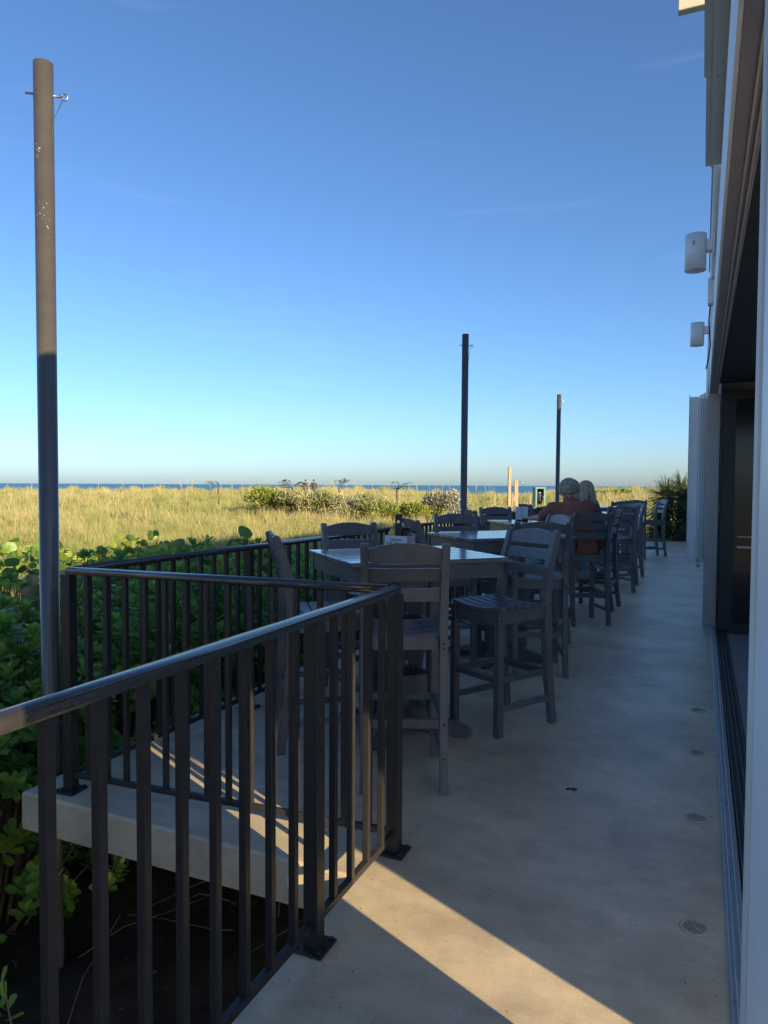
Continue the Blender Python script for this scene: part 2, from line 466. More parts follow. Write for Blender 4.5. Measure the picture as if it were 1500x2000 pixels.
# ------------------------------------------------------------------ deck slab
def deck():
    bm = bmesh.new()
    pts = [(-1.19, -3.0), (0.130, -3.0), (0.130, 20.7), (-2.95, 20.7), (-2.95, 2.355), (-1.19, 2.355)]
    top = [bm.verts.new((x, y, 0)) for x, y in pts]; bot = [bm.verts.new((x, y, -0.18)) for x, y in pts]
    tf = bm.faces.new(top); bm.faces.new(bot[::-1])
    for k in range(6):
        bm.faces.new((top[k], bot[k], bot[(k + 1) % 6], top[(k + 1) % 6]))
    bmesh.ops.recalc_face_normals(bm, faces=bm.faces[:])
    es = [e for e in bm.edges if abs(e.verts[0].co.z) < 1e-6 and abs(e.verts[1].co.z) < 1e-6]
    bmesh.ops.bevel(bm, geom=es, offset=0.014, segments=3, affect='EDGES', profile=0.5)
    me = bpy.data.meshes.new('deck'); bm.to_mesh(me); bm.free(); me.materials.append(M['deck'])
    return link('deck', me)
tag(deck(), kind='structure')

# ------------------------------------------------------------------ building
bd = empty('restaurant_building', (0.1, 4.0, 0))
tag(bd, 'pale restaurant building with open sliding front along right edge', 'building')
def bpart(name, lo, hi, m, bev=0.0, parent=None):
    off = Vector((0.1, 4.0, 0))
    me = MB().box(Vector(lo) - off, Vector(hi) - off, None, bev).mesh(name, m)
    return link(name, me, parent or bd)
bpart('wall_pier', (0.10, 0.315, -0.18), (0.30, 1.528, 2.72), M['white'])
bpart('jamb_trim', (0.094, 1.529, -0.01), (0.113, 1.622, 2.449), M['soffit'], .004)
bpart('header', (0.0585, 0.1, 2.45), (0.132, 8.255, 2.62), M['header'], .003)
bpart('track_groove', (0.098, 0.1, 2.443), (0.104, 8.25, 2.4495), M['column'])
bpart('track_groove', (0.116, 0.1, 2.441), (0.121, 8.25, 2.4495), M['column'])
bpart('fascia', (0.0475, -2.0, 2.452), (0.058, 8.25, 2.85), M['fascia'])
bpart('sun_patch_cover', (0.070, 4.40, 3.251), (0.29, 5.18, 3.62), M['soffit'])  # added block that hides the sunlit end face of the tall wall
bpart('upper_wall', (0.066, -2.0, 2.625), (0.29, 5.18, 3.25), M['soffit'])
# eave of the near, low part of the building; three soffit boards
for k, (y0, y1) in enumerate([(-2.0, 0.6), (0.606, 3.44), (3.446, 4.38)]):
    bpart('soffit_board', (-0.027 + .008 * (k == 2), y0, 3.251), (3.0, y1, 3.282), M['soffit'])
bpart('eave_trim', (0.006, -2.0, 3.238), (0.016, 4.37, 3.2505), M['soffit'])
bpart('roof', (0.0, -2.0, 3.283), (3.0, 4.38, 3.293), M['roof'])
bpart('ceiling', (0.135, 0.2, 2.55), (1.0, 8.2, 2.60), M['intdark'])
# tall part of the building
bpart('tall_wall', (0.050, 5.20, 2.852), (0.30, 12.5, 4.95), M['wall'])
bpart('tall_wall_end', (0.046, 12.503, 2.75), (0.30, 20.3, 4.42), M['wall'])
bpart('lower_wall', (0.10, 8.42, -0.1), (0.30, 20.3, 2.748), M['wall'])
bpart('roof_edge', (0.028, 5.20, 4.88), (0.0455, 12.5, 5.0), M['column'])
bpart('corner_board', (0.030, 5.19, 2.86), (0.0495, 5.27, 4.87), M['soffit'])
bpart('yucca_shade_wall', (0.10, 20.32, -1.2), (0.30, 26.0, 1.62), M['wall'])  # unseen low wall added to shade the yuccas below their tips
bpart('rear_sun_block', (0.10, -9.0, -0.18), (0.30, -0.30, 3.25), M['white'])  # unseen wall added behind the camera to block warm sun-side light
# column at the far end of the opening
bpart('column', (0.030, 8.262, 0.0), (0.160, 8.40, 2.4485), M['column'], .004)
# interior behind the opening
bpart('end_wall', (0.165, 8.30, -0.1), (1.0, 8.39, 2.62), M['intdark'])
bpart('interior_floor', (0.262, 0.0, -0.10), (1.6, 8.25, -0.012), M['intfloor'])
pn = bpart('door_leaf', (0.165, 7.99, 0.012), (0.62, 8.04, 2.44), M['frame_d'], .004)
bpart('glass_pane', (0.30, 7.982, 0.10), (0.56, 7.989, 2.36), M['glassd'], 0, pn)
bpart('push_bar', (0.33, 7.955, 0.86), (0.56, 7.9815, 0.885), M['steel'], .003, pn)
bpart('push_bar', (0.33, 7.955, 0.97), (0.56, 7.9815, 0.985), M['steel'], .003, pn)
bpart('kick_plate', (0.30, 7.9845, 0.10), (0.56, 7.9885, 0.30), M['steel'], 0, pn)
bpart('weather_seal', (0.168, 7.984, 0.02), (0.176, 7.9885, 2.43), M['black'], 0, pn)
for zz in (0.35, 1.22, 2.08):
    bpart('hinge', (0.163, 7.978, zz), (0.1645, 8.03, zz + .10), M['steel'], 0, pn)
# partition added out of view, its free edge cut to shape the sun shaft
def sun_screen():
    prof = [(1.478, -0.1), (1.478, 1.13), (0.86, 2.40), (0.86, 3.245), (17.1, 3.245), (17.1, -0.1)]
    mb = MB().prism([(y - 4.0, z) for y, z in prof], 0.90, 0.93, 'x')
    return mb.obj('sun_screen_wall', M['intlight'], bd)
sun_screen()
# floor track of the sliding doors
trk = empty('door_track', (0.1, 1.62, 0))
tag(trk, 'worn metal sliding door track set in floor beside the opening', 'track')
def tpart(name, x0, x1, z0, z1, m, y0=1.62, y1=8.25, bev=.002):
    return link(name, MB().box((x0 - .1, y0 - 1.62, z0), (x1 - .1, y1 - 1.62, z1), None, bev).mesh(name, m), trk)
tpart('sill_strip', 0.107, 0.160, -0.02, 0.012, M['trackm'])
tpart('ridge', 0.120, 0.124, 0.0125, 0.018, M['trackm'])
tpart('ridge', 0.140, 0.144, 0.0125, 0.018, M['trackm'])
tpart('channel', 0.161, 0.261, -0.06, -0.014, M['trackd'])
for xx in (0.172, 0.198, 0.224, 0.250):
    tpart('guide_rail', xx - .003, xx + .003, -0.0135, 0.008, M['trackd'])
# accordion shutter stack
sh = empty('storm_shutter', (-0.05, 8.5, 0.635))
tag(sh, 'tall white folded storm shutter stack hanging beside the column', 'shutter')
def spart(name, lo, hi, m=M['white'], bev=.003):
    off = Vector((-0.05, 8.5, 0.635))
    return link(name, MB().box(Vector(lo) - off, Vector(hi) - off, None, bev).mesh(name, m), sh)
spart('front_panel', (-0.140, 8.47, 0.635), (-0.048, 8.485, 2.455))
for k, x in enumerate((-0.044, -0.022, 0.0)):
    spart('folded_slat', (x, 8.44 + .012 * k, 0.70 - .02 * k), (x + 0.019, 8.60, 2.47 + .012 * k))
spart('edge_channel', (-0.146, 8.465, 0.63), (-0.1405, 8.60, 2.48))
spart('back_panel', (-0.139, 8.60, 0.64), (0.04, 8.615, 2.45))
spart('lock_block', (-0.04, 8.45, 0.60), (-0.005, 8.50, 0.632), M['steel'], .004)
for z in (0.9, 1.35, 1.8, 2.25):
    spart('rivet', (-0.036, 8.4345, z), (-0.030, 8.4395, z + .006), M['steel'], 0)
# timber beam end on the low roof
bm_ = MB().box((-0.122, 3.03, 3.315), (2.2, 3.07, 3.385), None, .004).obj('roof_beam', M['cream'])
tag(bm_, 'sunlit cream beam end jutting past the eave at the top', 'beam')

# wall lamps: white cylinders on short arms
def wall_lamp(x, y, z, label):
    e = empty('wall_lamp', (x, y, z)); tag(e, label, 'lamp', 'cylinder lamps on the upper wall')
    mb = MB()
    seg = 28; r0, r1, h = 0.067, 0.062, 0.118
    prof = [(r0, -h), (r0, h), (r1, h), (r1, -h)]
    rings = []
    for r, zz in prof:
        rings.append([mb.bm.verts.new((r * math.cos(2 * math.pi * k / seg), r * math.sin(2 * math.pi * k / seg), zz)) for k in range(seg)])
    for i in range(4):
        a, c = rings[i], rings[(i + 1) % 4]
        for k in range(seg):
            f = mb.bm.faces.new((a[k], a[(k + 1) % seg], c[(k + 1) % seg], c[k])); f.smooth = i in (0, 2)
    mb.obj('shade', M['white'], e)
    MB().box((0.065, -.035, .0), (0.045 - x - .012, .035, .075), None, .004).obj('arm', M['white'], e)
    MB().box((0.045 - x - .011, -.055, -.03), (0.045 - x, .055, .105), None, .004).obj('back_plate', M['white'], e)
    d = bpy.data.meshes.new('x')
    mb = MB(); mb.lathe([(0.0615, -.01), (0.0615, .0)], 24); mb.obj('inner_plate', M['soffit'], e)
    return e
l1 = wall_lamp(-0.070, 5.22, 3.034, 'larger and nearer of two white cylinder lamps on upper wall')
l2 = wall_lamp(-0.077, 8.18, 3.071, 'smaller farther white cylinder lamp on upper wall, above storm shutter')
MB().box((-.0005, -.006, -.016), (.0005, .006, .014), None, 0).obj('rust_mark', M['rust'], l1, (.0675 * math.cos(R(-100)), .0675 * math.sin(R(-100)), .05), (0, 0, R(-100)))
bxx = empty('junction_box', (0.03, 5.6, 2.86)); tag(bxx, 'small white junction box with loose cable on wall below nearer lamp', 'box')
MB().box((-.02, -.05, -.09), (.0155, .05, .09), None, .004).obj('case', M['white'], bxx)
MB().tube([(0.0, 0, -.09), (-.01, .02, -.2), (.005, .15, -.35), (-.015, .5, -.45), (-.02, .8, -.42), (0.0, 1.0, -.30)], .005, 6).obj('cable', M['frame_d'], bxx)

# round floor cleanouts
dm = MB().lathe([(0.047, 0.0), (0.047, 0.0035), (0.041, 0.0045), (0.040, 0.003), (0.002, 0.003)], 28).mesh('drain_ring', M['deck'])
gm = MB()
for i in range(-3, 4):
    for j in range(-3, 4):
        if i * i + j * j <= 10:
            gm.box((i * .0105 - .0032, j * .0105 - .0032, .0031), (i * .0105 + .0032, j * .0105 + .0032, .0036))
gmm = gm.mesh('grate_slots', mat('slot_shade', (0.16, 0.14, 0.12), 0.9))  # dark squares stand in for the shade inside the slots
dl = ['nearest round floor drain beside the door track', 'second nearest round floor drain beside the door track', 'third round floor drain beside the door track', 'fourth round floor drain beside the door track', 'fifth round floor drain beside the door track', 'sixth round floor drain beside the door track, near column']
for k, y in enumerate([2.55, 3.41, 4.26, 5.09]):
    e = empty('floor_drain', (0.006, y, 0.0006), random.random()); tag(e, dl[k], 'drain', 'round drains along the track')
    link('rim', dm, e); sl_ = link('slots', gmm, e); tag(sl_, kind='stuff')
o = MB().tube([(0, 0, .004), (.02, .012, .004), (.035, .004, .004), (.05, .012, .005), (.03, .016, .006)], .0035, 6).obj('rubber_scrap', M['black'], None, (-0.575, 3.475, 0))
tag(o, 'small curled black scrap lying on the deck floor', 'scrap')

# ------------------------------------------------------------------ railings
def cap_profile(mb, a, b):
    a, b = Vector(a), Vector(b); d = (b - a).normalized(); x = d.cross(Vector((0, 0, 1))).normalized()
    pr = []
    w, h = 0.0245, 0.034
    for k in range(9):
        t = math.pi * k / 8
        pr.append((w * math.cos(t), h * .55 + (h * .45) * math.sin(t)))
    pr = [(w * .93, 0.0)] + [(w, .006)] + pr + [(-w, .006), (-w * .93, 0)]
    rings = []
    for p in (a, b):
        rings.append([mb.bm.verts.new(p + x * u + Vector((0, 0, v))) for u, v in pr])
    n = len(pr)
    for k in range(n):
        f = mb.bm.faces.new((rings[0][k], rings[0][(k + 1) % n], rings[1][(k + 1) % n], rings[1][k])); f.smooth = 2 <= k <= 10
    mb.bm.faces.new(rings[0][::-1]); mb.bm.faces.new(rings[1])
ZCAP = 1.048
bal_me = MB().box((-.0115, -.0115, 0.095), (.0115, .0115, ZCAP - .001), None, .002).mesh('baluster', M['rail'])
post_me = MB().box((-.0255, -.0255, 0.008), (.0255, .0255, ZCAP - .001), None, .003).mesh('post', M['rail'])
plate_me = MB().box((-.055, -.055, 0.0005), (.055, .055, .0095), None, .002).mesh('base_plate', M['rail'])
bolt_me = MB().lathe([(.008, .0098), (.008, .017), (.004, .019)], 6).mesh('anchor_bolt', M['rail'])
def railing(pts, posts, label, spacing, name='railing', skip_end=()):
    """pts: polyline; posts: list of arclengths with posts"""
    P = [Vector((*p, 0)) for p in pts]
    e = empty(name, P[0]); tag(e, label, 'railing')
    seg = [(P[i + 1] - P[i]).length for i in range(len(P) - 1)]; tot = sum(seg)
    def at(s):
        for i, l in enumerate(seg):
            if s <= l + 1e-6 or i == len(seg) - 1:
                d = (P[i + 1] - P[i]).normalized(); return P[i] + d * s, math.atan2(d.y, d.x)
            s -= l
    for i in range(len(P) - 1):
        a, c = P[i] - P[0], P[i + 1] - P[0]
        d = (c - a).normalized() * (.03 if (i == 0 and 's' in skip_end) else 0)
        d2 = (c - a).normalized() * (.03 if (i == len(P) - 2 and 'e' in skip_end) else 0)
        mb = MB(); cap_profile(mb, a + d + Vector((0, 0, ZCAP)), c - d2 + Vector((0, 0, ZCAP)))
        mb.obj('top_rail', M['railcap'], e)
    ps = sorted(posts)
    for k, s in enumerate(ps):
        p, an = at(min(s, tot))
        if not ((k == 0 and 'sp' in skip_end) or (k == len(ps) - 1 and 'ep' in skip_end)):
            po = link('post', post_me, e, None, p - P[0], (0, 0, an))
            link('base_plate', plate_me, po)
            for sx in (-1, 1):
                for sy in (-1, 1):
                    link('anchor_bolt', bolt_me, po, None, (sx * .042, sy * .042, 0))
        if k < len(ps) - 1:
            s2 = ps[k + 1]; n = max(1, round((s2 - s) / spacing))
            q, _ = at(min(s2, tot))
            d = (q - p).normalized()
            MB().bar(p - P[0] + d * .026 + Vector((0, 0, .0825)), q - P[0] - d * .026 + Vector((0, 0, .0825)), .025, .025, .002).obj('bottom_rail', M['rail'], e)
            for j in range(1, n):
                pp, a2 = at(s + (s2 - s) * j / n)
                link('baluster', bal_me, e, None, pp - P[0], (0, 0, a2))
    return e
XN = -1.105
railing([(XN, -0.80), (XN, 2.585)], [0, 1.36, 2.738, 3.385], 'nearest dark bronze railing running from lower left to corner post', 0.122)
railing([(XN, 2.585), (-2.745, 2.462)], [0, 1.6446], 'short dark railing crossing behind the nearest one to far left corner', 0.110, skip_end=('s', 'sp'))
OUT = [(-2.745, 2.462), (-2.665, 5.4), (-2.69, 9.2), (-2.80, 13.1), (-2.82, 20.5)]
railing(OUT, [0, 1.42, 2.85, 4.28, 5.7, 7.13, 8.55, 9.98, 11.4, 12.8, 14.25, 15.7, 17.1, 18.03], 'long dark railing along hedge side of the deck behind the tables', 0.118, skip_end=('s', 'sp'))

# ------------------------------------------------------------------ light poles
def light_pole(x, y, label, lean=0.0, hw=True):
    e = empty('tall_pole', (x, y, -1.15)); tag(e, label, 'pole', 'tall steel poles outside the railing')
    e.rotation_euler = (0, lean, 0)
    mb = MB(); seg = 28
    ro, ri, h = 0.0475, 0.043, 4.74
    prof = [(ro, 0), (ro, h), (ri, h), (ri, h - .25)]
    rings = [[mb.bm.verts.new((r * math.cos(2 * math.pi * k / seg), r * math.sin(2 * math.pi * k / seg), z)) for k in range(seg)] for r, z in prof]
    for i in range(3):
        for k in range(seg):
            f = mb.bm.faces.new((rings[i][k], rings[i][(k + 1) % seg], rings[i + 1][(k + 1) % seg], rings[i + 1][k])); f.smooth = i != 1
    mb.bm.faces.new(rings[3])
    mb.obj('tube', M['pole'], e)
    if hw:
        zz = h - .155
        ax = Vector((.8, .6, 0))
        eb = MB().tube([ax * -.085 + Vector((0, 0, zz)), ax * .085 + Vector((0, 0, zz))], .0055, 8).obj('eye_bolt', M['steel'], e)
        ring = [ax * (.085 + .014 - .014 * math.cos(t)) + Vector((0, 0, zz + .016 * math.sin(t))) for t in np.linspace(0, 2 * math.pi, 13)]
        MB().tube(ring, .0045, 6).obj('eye', M['steel'], eb)
        MB().tube([ax * .09 + Vector((0, 0, zz - .01)), ax * .072 + Vector((.0, 0, zz - .06)), ax * .056 + Vector((.01, -.02, zz - .12)), ax * .050 + Vector((-.012, -.045, zz - .45))], .0022, 5).obj('wire', M['frame_d'], e)
    return e
p1 = light_pole(-3.07, 2.633, 'tall bronze pole at far left, its upper half sunlit')
p2 = light_pole(-3.07, 9.60, 'middle tall dark pole, wholly in shade behind the tables', 0.002)
p3 = light_pole(-3.07, 16.68, 'farthest and shortest looking tall pole, just left of seated pair', 0.004)
# paint chips on the nearest pole: thin flakes of bare metal
for k in range(26):
    if k < 7: zz = 4.76 - .47 + random.uniform(-.035, .035); an = R(-78) + random.uniform(-.25, .2)
    else: zz = 4.76 - .80 + random.gauss(0, .05); an = R(-52) + random.uniform(-.7, .7)
    s_ = random.uniform(.0008, .0024) * (2.6 if k < 4 else 1)
    me = MB().box((.0473, -s_, -s_ * random.uniform(.6, 1.6)), (.0478, s_, s_)).mesh('paint_chip', M['chip'])
    link('paint_chip', me, p1, None, (0, 0, zz), (0, 0, an))

# ------------------------------------------------------------------ chairs
def rear_post_profile():
    c = [(-.268, 0), (-.222, .33), (-.202, .62), (-.200, .80), (-.222, .98), (-.288, 1.19)]
    w = .029
    L_, R_ = [], []
    for y, z in c:
        t = .024 if z in (0, 1.19) else w
        L_.append((y - t, z)); R_.append((y + t, z))
    top = [(-.310, 1.192), (-.300, 1.203), (-.279, 1.203), (-.266, 1.190)]
    return L_[:-1] + top + R_[:-1][::-1]
def back_y(z):   # front face of the back at height z
    zs = [0, .33, .62, .80, .98, 1.19]; ys = [-.268, -.222, -.202, -.200, -.222, -.288]
    return float(np.interp(z, zs, ys))
CH = {}
CH['rear_post'] = MB().prism(rear_post_profile(), -.019, .019, 'x', .003).mesh('rear_post', M['chair'])
CH['front_leg'] = MB().box((-.022, -.022, 0), (.022, .022, .742), None, .003).mesh('front_leg', M['chair'])
def dished(y0, y1, ztop, th, sag, half=.212, nseg=10, slope=0.0):
    mb = MB(); rows = []
    for k in range(nseg + 1):
        x = -half + 2 * half * k / nseg
        z = ztop - sag * (1 - (x / half) ** 2)
        rows.append([mb.bm.verts.new(p) for p in ((x, y0, z), (x, y1, z + slope), (x, y1, z + slope - th), (x, y0, z - th))])
    for k in range(nseg):
        for j in range(4):
            mb.bm.faces.new((rows[k][j], rows[k][(j + 1) % 4], rows[k + 1][(j + 1) % 4], rows[k + 1][j]))
    mb.bm.faces.new(rows[0]); mb.bm.faces.new(rows[-1][::-1])
    bmesh.ops.recalc_face_normals(mb.bm, faces=mb.bm.faces[:])
    es = [e for e in mb.bm.edges if len(e.link_faces) == 2 and e.calc_face_angle(0) > .8]
    bmesh.ops.bevel(mb.bm, geom=es, offset=.003, segments=2, affect='EDGES')
    return mb
SL = []
for k in range(6):
    y0 = -.19 + k * .0685
    SL.append(dished(y0, y0 + .0615, .768, .022, .022, slope=.001).mesh('seat_slat', M['chair']))
def front_apron():
    mb = MB(); n = 10; rows = []
    for k in range(n + 1):
        x = -.169 + .338 * k / n
        z = .745 - .022 * (1 - (x / .212) ** 2)
        rows.append([mb.bm.verts.new(p) for p in ((x, .188, z), (x, .212, z), (x, .212, .655 - .006 * (1 - (x / .17) ** 2)), (x, .188, .655))])
    for k in range(n):
        for j in range(4):
            mb.bm.faces.new((rows[k][j], rows[k][(j + 1) % 4], rows[k + 1][(j + 1) % 4], rows[k + 1][j]))
    mb.bm.faces.new(rows[0]); mb.bm.faces.new(rows[-1][::-1])
    return mb.mesh('front_apron', M['chair'])
CH['front_apron'] = front_apron()
CH['side_apron'] = MB().box((-.012, -.17, .665), (.012, .176, .744), None, .003).mesh('side_apron', M['chair'])
CH['rear_apron'] = MB().box((-.172, -.196, .675), (.172, -.174, .735), None, .003).mesh('rear_apron', M['chair'])
CH['foot_rest'] = MB().box((-.171, .178, .315), (.171, .214, .352), None, .003).mesh('foot_rest', M['chair'])
CH['side_stretcher'] = MB().bar((0, -.198, .335), (0, .176, .335), .026, .036, .003).mesh('side_stretcher', M['chair'])
CH['low_stretcher'] = MB().bar((0, -.222, .165), (0, .176, .165), .026, .036, .003).mesh('low_stretcher', M['chair'])
CH['rear_stretcher'] = MB().box((-.174, -.235, .300), (.174, -.212, .345), None, .003).mesh('rear_stretcher', M['chair'])
def back_slat(z0, z1, arch):
    mb = MB(); n = 12; rows = []
    for k in range(n + 1):
        x = -.175 + .35 * k / n
        zt = z1 + arch * (1 - (x / .175) ** 2) * (1.0 if arch < .01 else 1.0)
        bow = -.012 * (1 - (x / .175) ** 2)
        ya, yb = back_y(z0) + bow, back_y(z1) + bow
        rows.append([mb.bm.verts.new(p) for p in ((x, ya - .011, z0), (x, ya + .011, z0), (x, yb + .011, zt), (x, yb - .011, zt))])
    for k in range(n):
        for j in range(4):
            mb.bm.faces.new((rows[k][j], rows[k][(j + 1) % 4], rows[k + 1][(j + 1) % 4], rows[k + 1][j]))
    mb.bm.faces.new(rows[0]); mb.bm.faces.new(rows[-1][::-1])
    bmesh.ops.recalc_face_normals(mb.bm, faces=mb.bm.faces[:])
    es = [e for e in mb.bm.edges if len(e.link_faces) == 2 and e.calc_face_angle(0) > .8]
    bmesh.ops.bevel(mb.bm, geom=es, offset=.003, segments=2, affect='EDGES')
    return mb
CH['crest_rail'] = back_slat(1.112, 1.178, .028).mesh('crest_rail', M['chair'])
BS = [back_slat(1.018, 1.083, 0.0).mesh('back_slat', M['chair']), back_slat(.918, .983, 0.0).mesh('back_slat', M['chair'])]
bb = MB()
for s in (-1, 1):
    for z in (.69, .715, .325, .165):
        y = back_y(z) - .0295
        bb.lathe([(.0058, 0), (.0058, .0012)], 8, Matrix.Translation((s * .193, y + .0005, z)) @ Matrix.Rotation(R(90), 4, 'X'))
    for z in (.69, .715, .335, .165):
        bb.lathe([(.0058, 0), (.0058, .0012)], 8, Matrix.Translation((s * .2145, .20, z)) @ Matrix.Rotation(R(90) * s, 4, 'Y'))
    for z in (.69, .715):
        bb.lathe([(.0058, 0), (.0058, .0012)], 8, Matrix.Translation((s * .193, .2215, z)) @ Matrix.Rotation(R(-90), 4, 'X'))
CH['bolts'] = bb.mesh('bolts', M['bolt'])

def chair(x, y, f, label):
    """f = facing direction (fx, fy)"""
    rz = math.atan2(f[1], f[0]) - math.pi / 2
    e = empty('bar_chair', (x, y, 0), rz); tag(e, label, 'chair', 'slate grey bar chairs on the deck')
    for s in (-1, 1):
        link('rear_post', CH['rear_post'], e, None, (s * .193, 0, 0))
        link('front_leg', CH['front_leg'], e, None, (s * .193, .20, 0))
        link('side_apron', CH['side_apron'], e, None, (s * .193, 0, 0))
        link('side_stretcher', CH['side_stretcher'], e, None, (s * .193, 0, 0))
        link('low_stretcher', CH['low_stretcher'], e, None, (s * .193, 0, 0))
    for me in SL: link('seat_slat', me, e)
    for n in ('front_apron', 'rear_apron', 'foot_rest', 'rear_stretcher', 'crest_rail'):
        link(n, CH[n], e)
    for me in BS: link('back_slat', me, e)
    tag(link('bolts', CH['bolts'], e), kind='stuff')
    return e

# ------------------------------------------------------------------ tables
TW, TD, TH = .96, .82, 1.067
tslat = MB().box((-TW / 2, -.0555, TH - .026), (TW / 2, .0555, TH), None, .004).mesh('top_slat', M['tabletop'])
tapl = MB().box((-TW / 2 + .025, -.012, TH - .118), (TW / 2 - .025, .012, TH - .0265), None, .003).mesh('long_apron', M['chair'])
taps = MB().box((-.012, -TD / 2 + .049, TH - .118), (.012, TD / 2 - .049, TH - .0265), None, .003).mesh('short_apron', M['chair'])
tpost = MB().box((-.032, -.032, .075), (.032, .032, TH - .0268), None, .004).mesh('pedestal_post', M['chair'])
tboard = MB().box((-.097, -.011, -.055), (.097, .011, .055), None, .003).mesh('cross_board', M['chair'])
def foot_mesh():
    pr = [(.0, .012), (.26, .012), (.30, .0), (.40, .0), (.425, .02), (.425, .045), (.40, .062), (.33, .070), (.24, .100), (.16, .135), (.0, .14)]
    return MB().prism(pr, -.030, .030, 'y', .004).mesh('foot', M['chair'])
tfoot = foot_mesh()
def table(x, y, ang, label):
    e = empty('bar_table', (x, y, 0), R(ang)); tag(e, label, 'table', 'square slat topped bar tables')
    n = 7
    for k in range(n):
        link('top_slat', tslat, e, None, (0, -TD / 2 + .0555 + k * (TD - .111) / (n - 1), 0))
    for s in (-1, 1):
        link('long_apron', tapl, e, None, (0, s * (TD / 2 - .037), 0))
        link('short_apron', taps, e, None, (s * (TW / 2 - .038), 0, 0))
        for q in (-1, 1):
            link('pedestal_post', tpost, e, None, (s * .13, q * .13, 0))
        for z in (.30, .62, .93):
            link('cross_board', tboard, e, None, (0, s * .13, z))
            link('cross_board', tboard, e, None, (s * .13, 0, z), (0, 0, R(90)))
    for a in (45, 135, 225, 315):
        link('foot', tfoot, e, None, (0, 0, 0), (0, 0, R(a)))
    return e
table(-1.632, 3.956, 46, 'nearest slat topped bar table with condiment carton on it')
table(-1.574, 5.91, 46, 'second bar table from the camera, with a bare top')
table(-1.72, 8.20, 34, 'third bar table, where two people sit')
table(-1.56, 11.35, 40, 'fourth bar table, just beyond the seated pair')
table(-1.72, 14.9, 40, 'farthest bar table, near the yucca clump')

chair(-1.395, 3.35, (-.431, .903), 'nearest bar chair, its back to the camera behind the corner post')
chair(-1.996, 3.595, (.777, .63), 'chair at left of nearest table, seen side on behind railing')
chair(-2.13, 4.42, (.74, -.67), 'chair on hedge side of nearest table, left of the condiment carton')
chair(-1.13, 4.306, (-.504, -.862), 'chair at right of nearest table, its slatted seat facing lower left')
chair(-1.95, 5.56, (.777, .63), 'chair behind condiment carton at left of second table')
chair(-2.03, 6.32, (.52, -.854), 'chair on railing side of second table, just in front of middle pole')
chair(-1.206, 5.71, (-.349, .937), 'chair with its back to camera at second table, behind the seat-showing chair')
chair(-1.453, 6.74, (-.75, -.66), 'chair between second and third tables with a pale lit crest rail')
chair(-2.16, 7.85, (.80, .60), 'chair at left of third table, nearer of two by the railing')
chair(-2.26, 8.66, (.55, -.83), 'chair on railing side of third table, overlapped by its neighbour')
cE = chair(-1.175, 7.93, (-.50, .866), 'chair carrying the person in brown-red shirt, back to camera')
cP2 = chair(-1.19, 8.95, (-.97, .10), 'chair under the long haired person, mostly hidden behind the shirted person')
chair(-1.15, 10.5, (-.55, .835), 'chair with its back to camera at the near side of fourth table')
chair(-1.183, 11.17, (-.6, -.8), 'chair at walkway side of fourth table, seen edge on')
chair(-2.22, 10.9, (.8, .6), 'chair at railing side of fourth table, left of the shirted person')
chair(-2.05, 12.1, (.6, -.8), 'chair on far side of fourth table, right of the long hair')
chair(-1.19, 12.31, (-.8, -.6), 'chair standing in the walkway line between fourth and farthest tables')
chair(-1.45, 13.95, (-.45, .89), 'chair with its back to camera at near side of farthest table')
chair(-2.2, 15.6, (.6, -.8), 'chair on railing side of farthest table')
chair(-1.27, 15.45, (-.2, .98), 'dark chair back just left of the last chair')
chair(-1.0, 16.16, (-.89, -.46), 'last chair on the deck, standing clear in front of yuccas')

# ------------------------------------------------------------------ things on the tables
BX0, BY0, BA = -1.675, 3.985, R(-6)
ct = empty('condiment_carton', (BX0, BY0, TH + .001), BA)
tag(ct, 'white printed card carton of condiments on nearest table', 'carton')
cw, cdp, chh = .075, .055, .105
# four thin card walls and a floor
MB().box((-cw, -cdp, 0), (cw, -cdp + .003, chh), None, 0).obj('front_panel', M['card'], ct)
MB().box((-cw, cdp - .003, 0), (cw, cdp, chh), None, 0).obj('rear_panel', M['card'], ct)
MB().box((cw - .003, -cdp + .0032, 0), (cw, cdp - .0032, chh), None, 0).obj('side_panel', M['cardside'], ct)
MB().box((-cw, -cdp + .0032, 0), (-cw + .003, cdp - .0032, chh), None, 0).obj('side_panel', M['cardside'], ct)
MB().box((-cw + .0032, -cdp + .0032, .0), (cw - .0032, cdp - .0032, .003)).obj('bottom_panel', M['card'], ct)
def text(body, size, loc, rot, m, parent, name, shear=0.0, off=0.0, sx=1.0):
    c = bpy.data.curves.new('t', 'FONT'); c.body = body; c.size = size; c.align_x = 'CENTER'; c.shear = shear
    c.extrude = .0004; c.offset = off
    t = bpy.data.objects.new('t', c); COL.objects.link(t)
    dg = bpy.context.evaluated_depsgraph_get()
    me = bpy.data.meshes.new_from_object(t.evaluated_get(dg))
    bpy.data.objects.remove(t); me.materials.clear(); me.materials.append(m)
    return link(name, me, parent, None, loc, rot, (sx, 1, 1))
text('Michelob', .021, (0.0, -cdp - .0006, .074), (R(90), 0, 0), M['ink'], ct, 'script_lettering', .45)
text('ULTRA', .040, (0.0, -cdp - .0006, .036), (R(90), 0, 0), M['ink'], ct, 'block_lettering', .0, .0012, 1.0)
def onbox(dx, dy, z=.004):
    v = Matrix.Rotation(BA, 3, 'Z') @ Vector((dx, dy, 0)); return (BX0 + v.x, BY0 + v.y, TH + z)
ms = empty('mustard_bottle', onbox(-.043, .0)); tag(ms, 'yellow squeeze bottle standing in the condiment carton', 'bottle')
MB().lathe([(.026, 0), (.028, .01), (.028, .10), (.026, .125), (.016, .145)], 18).obj('bottle_body', M['mustard'], ms)
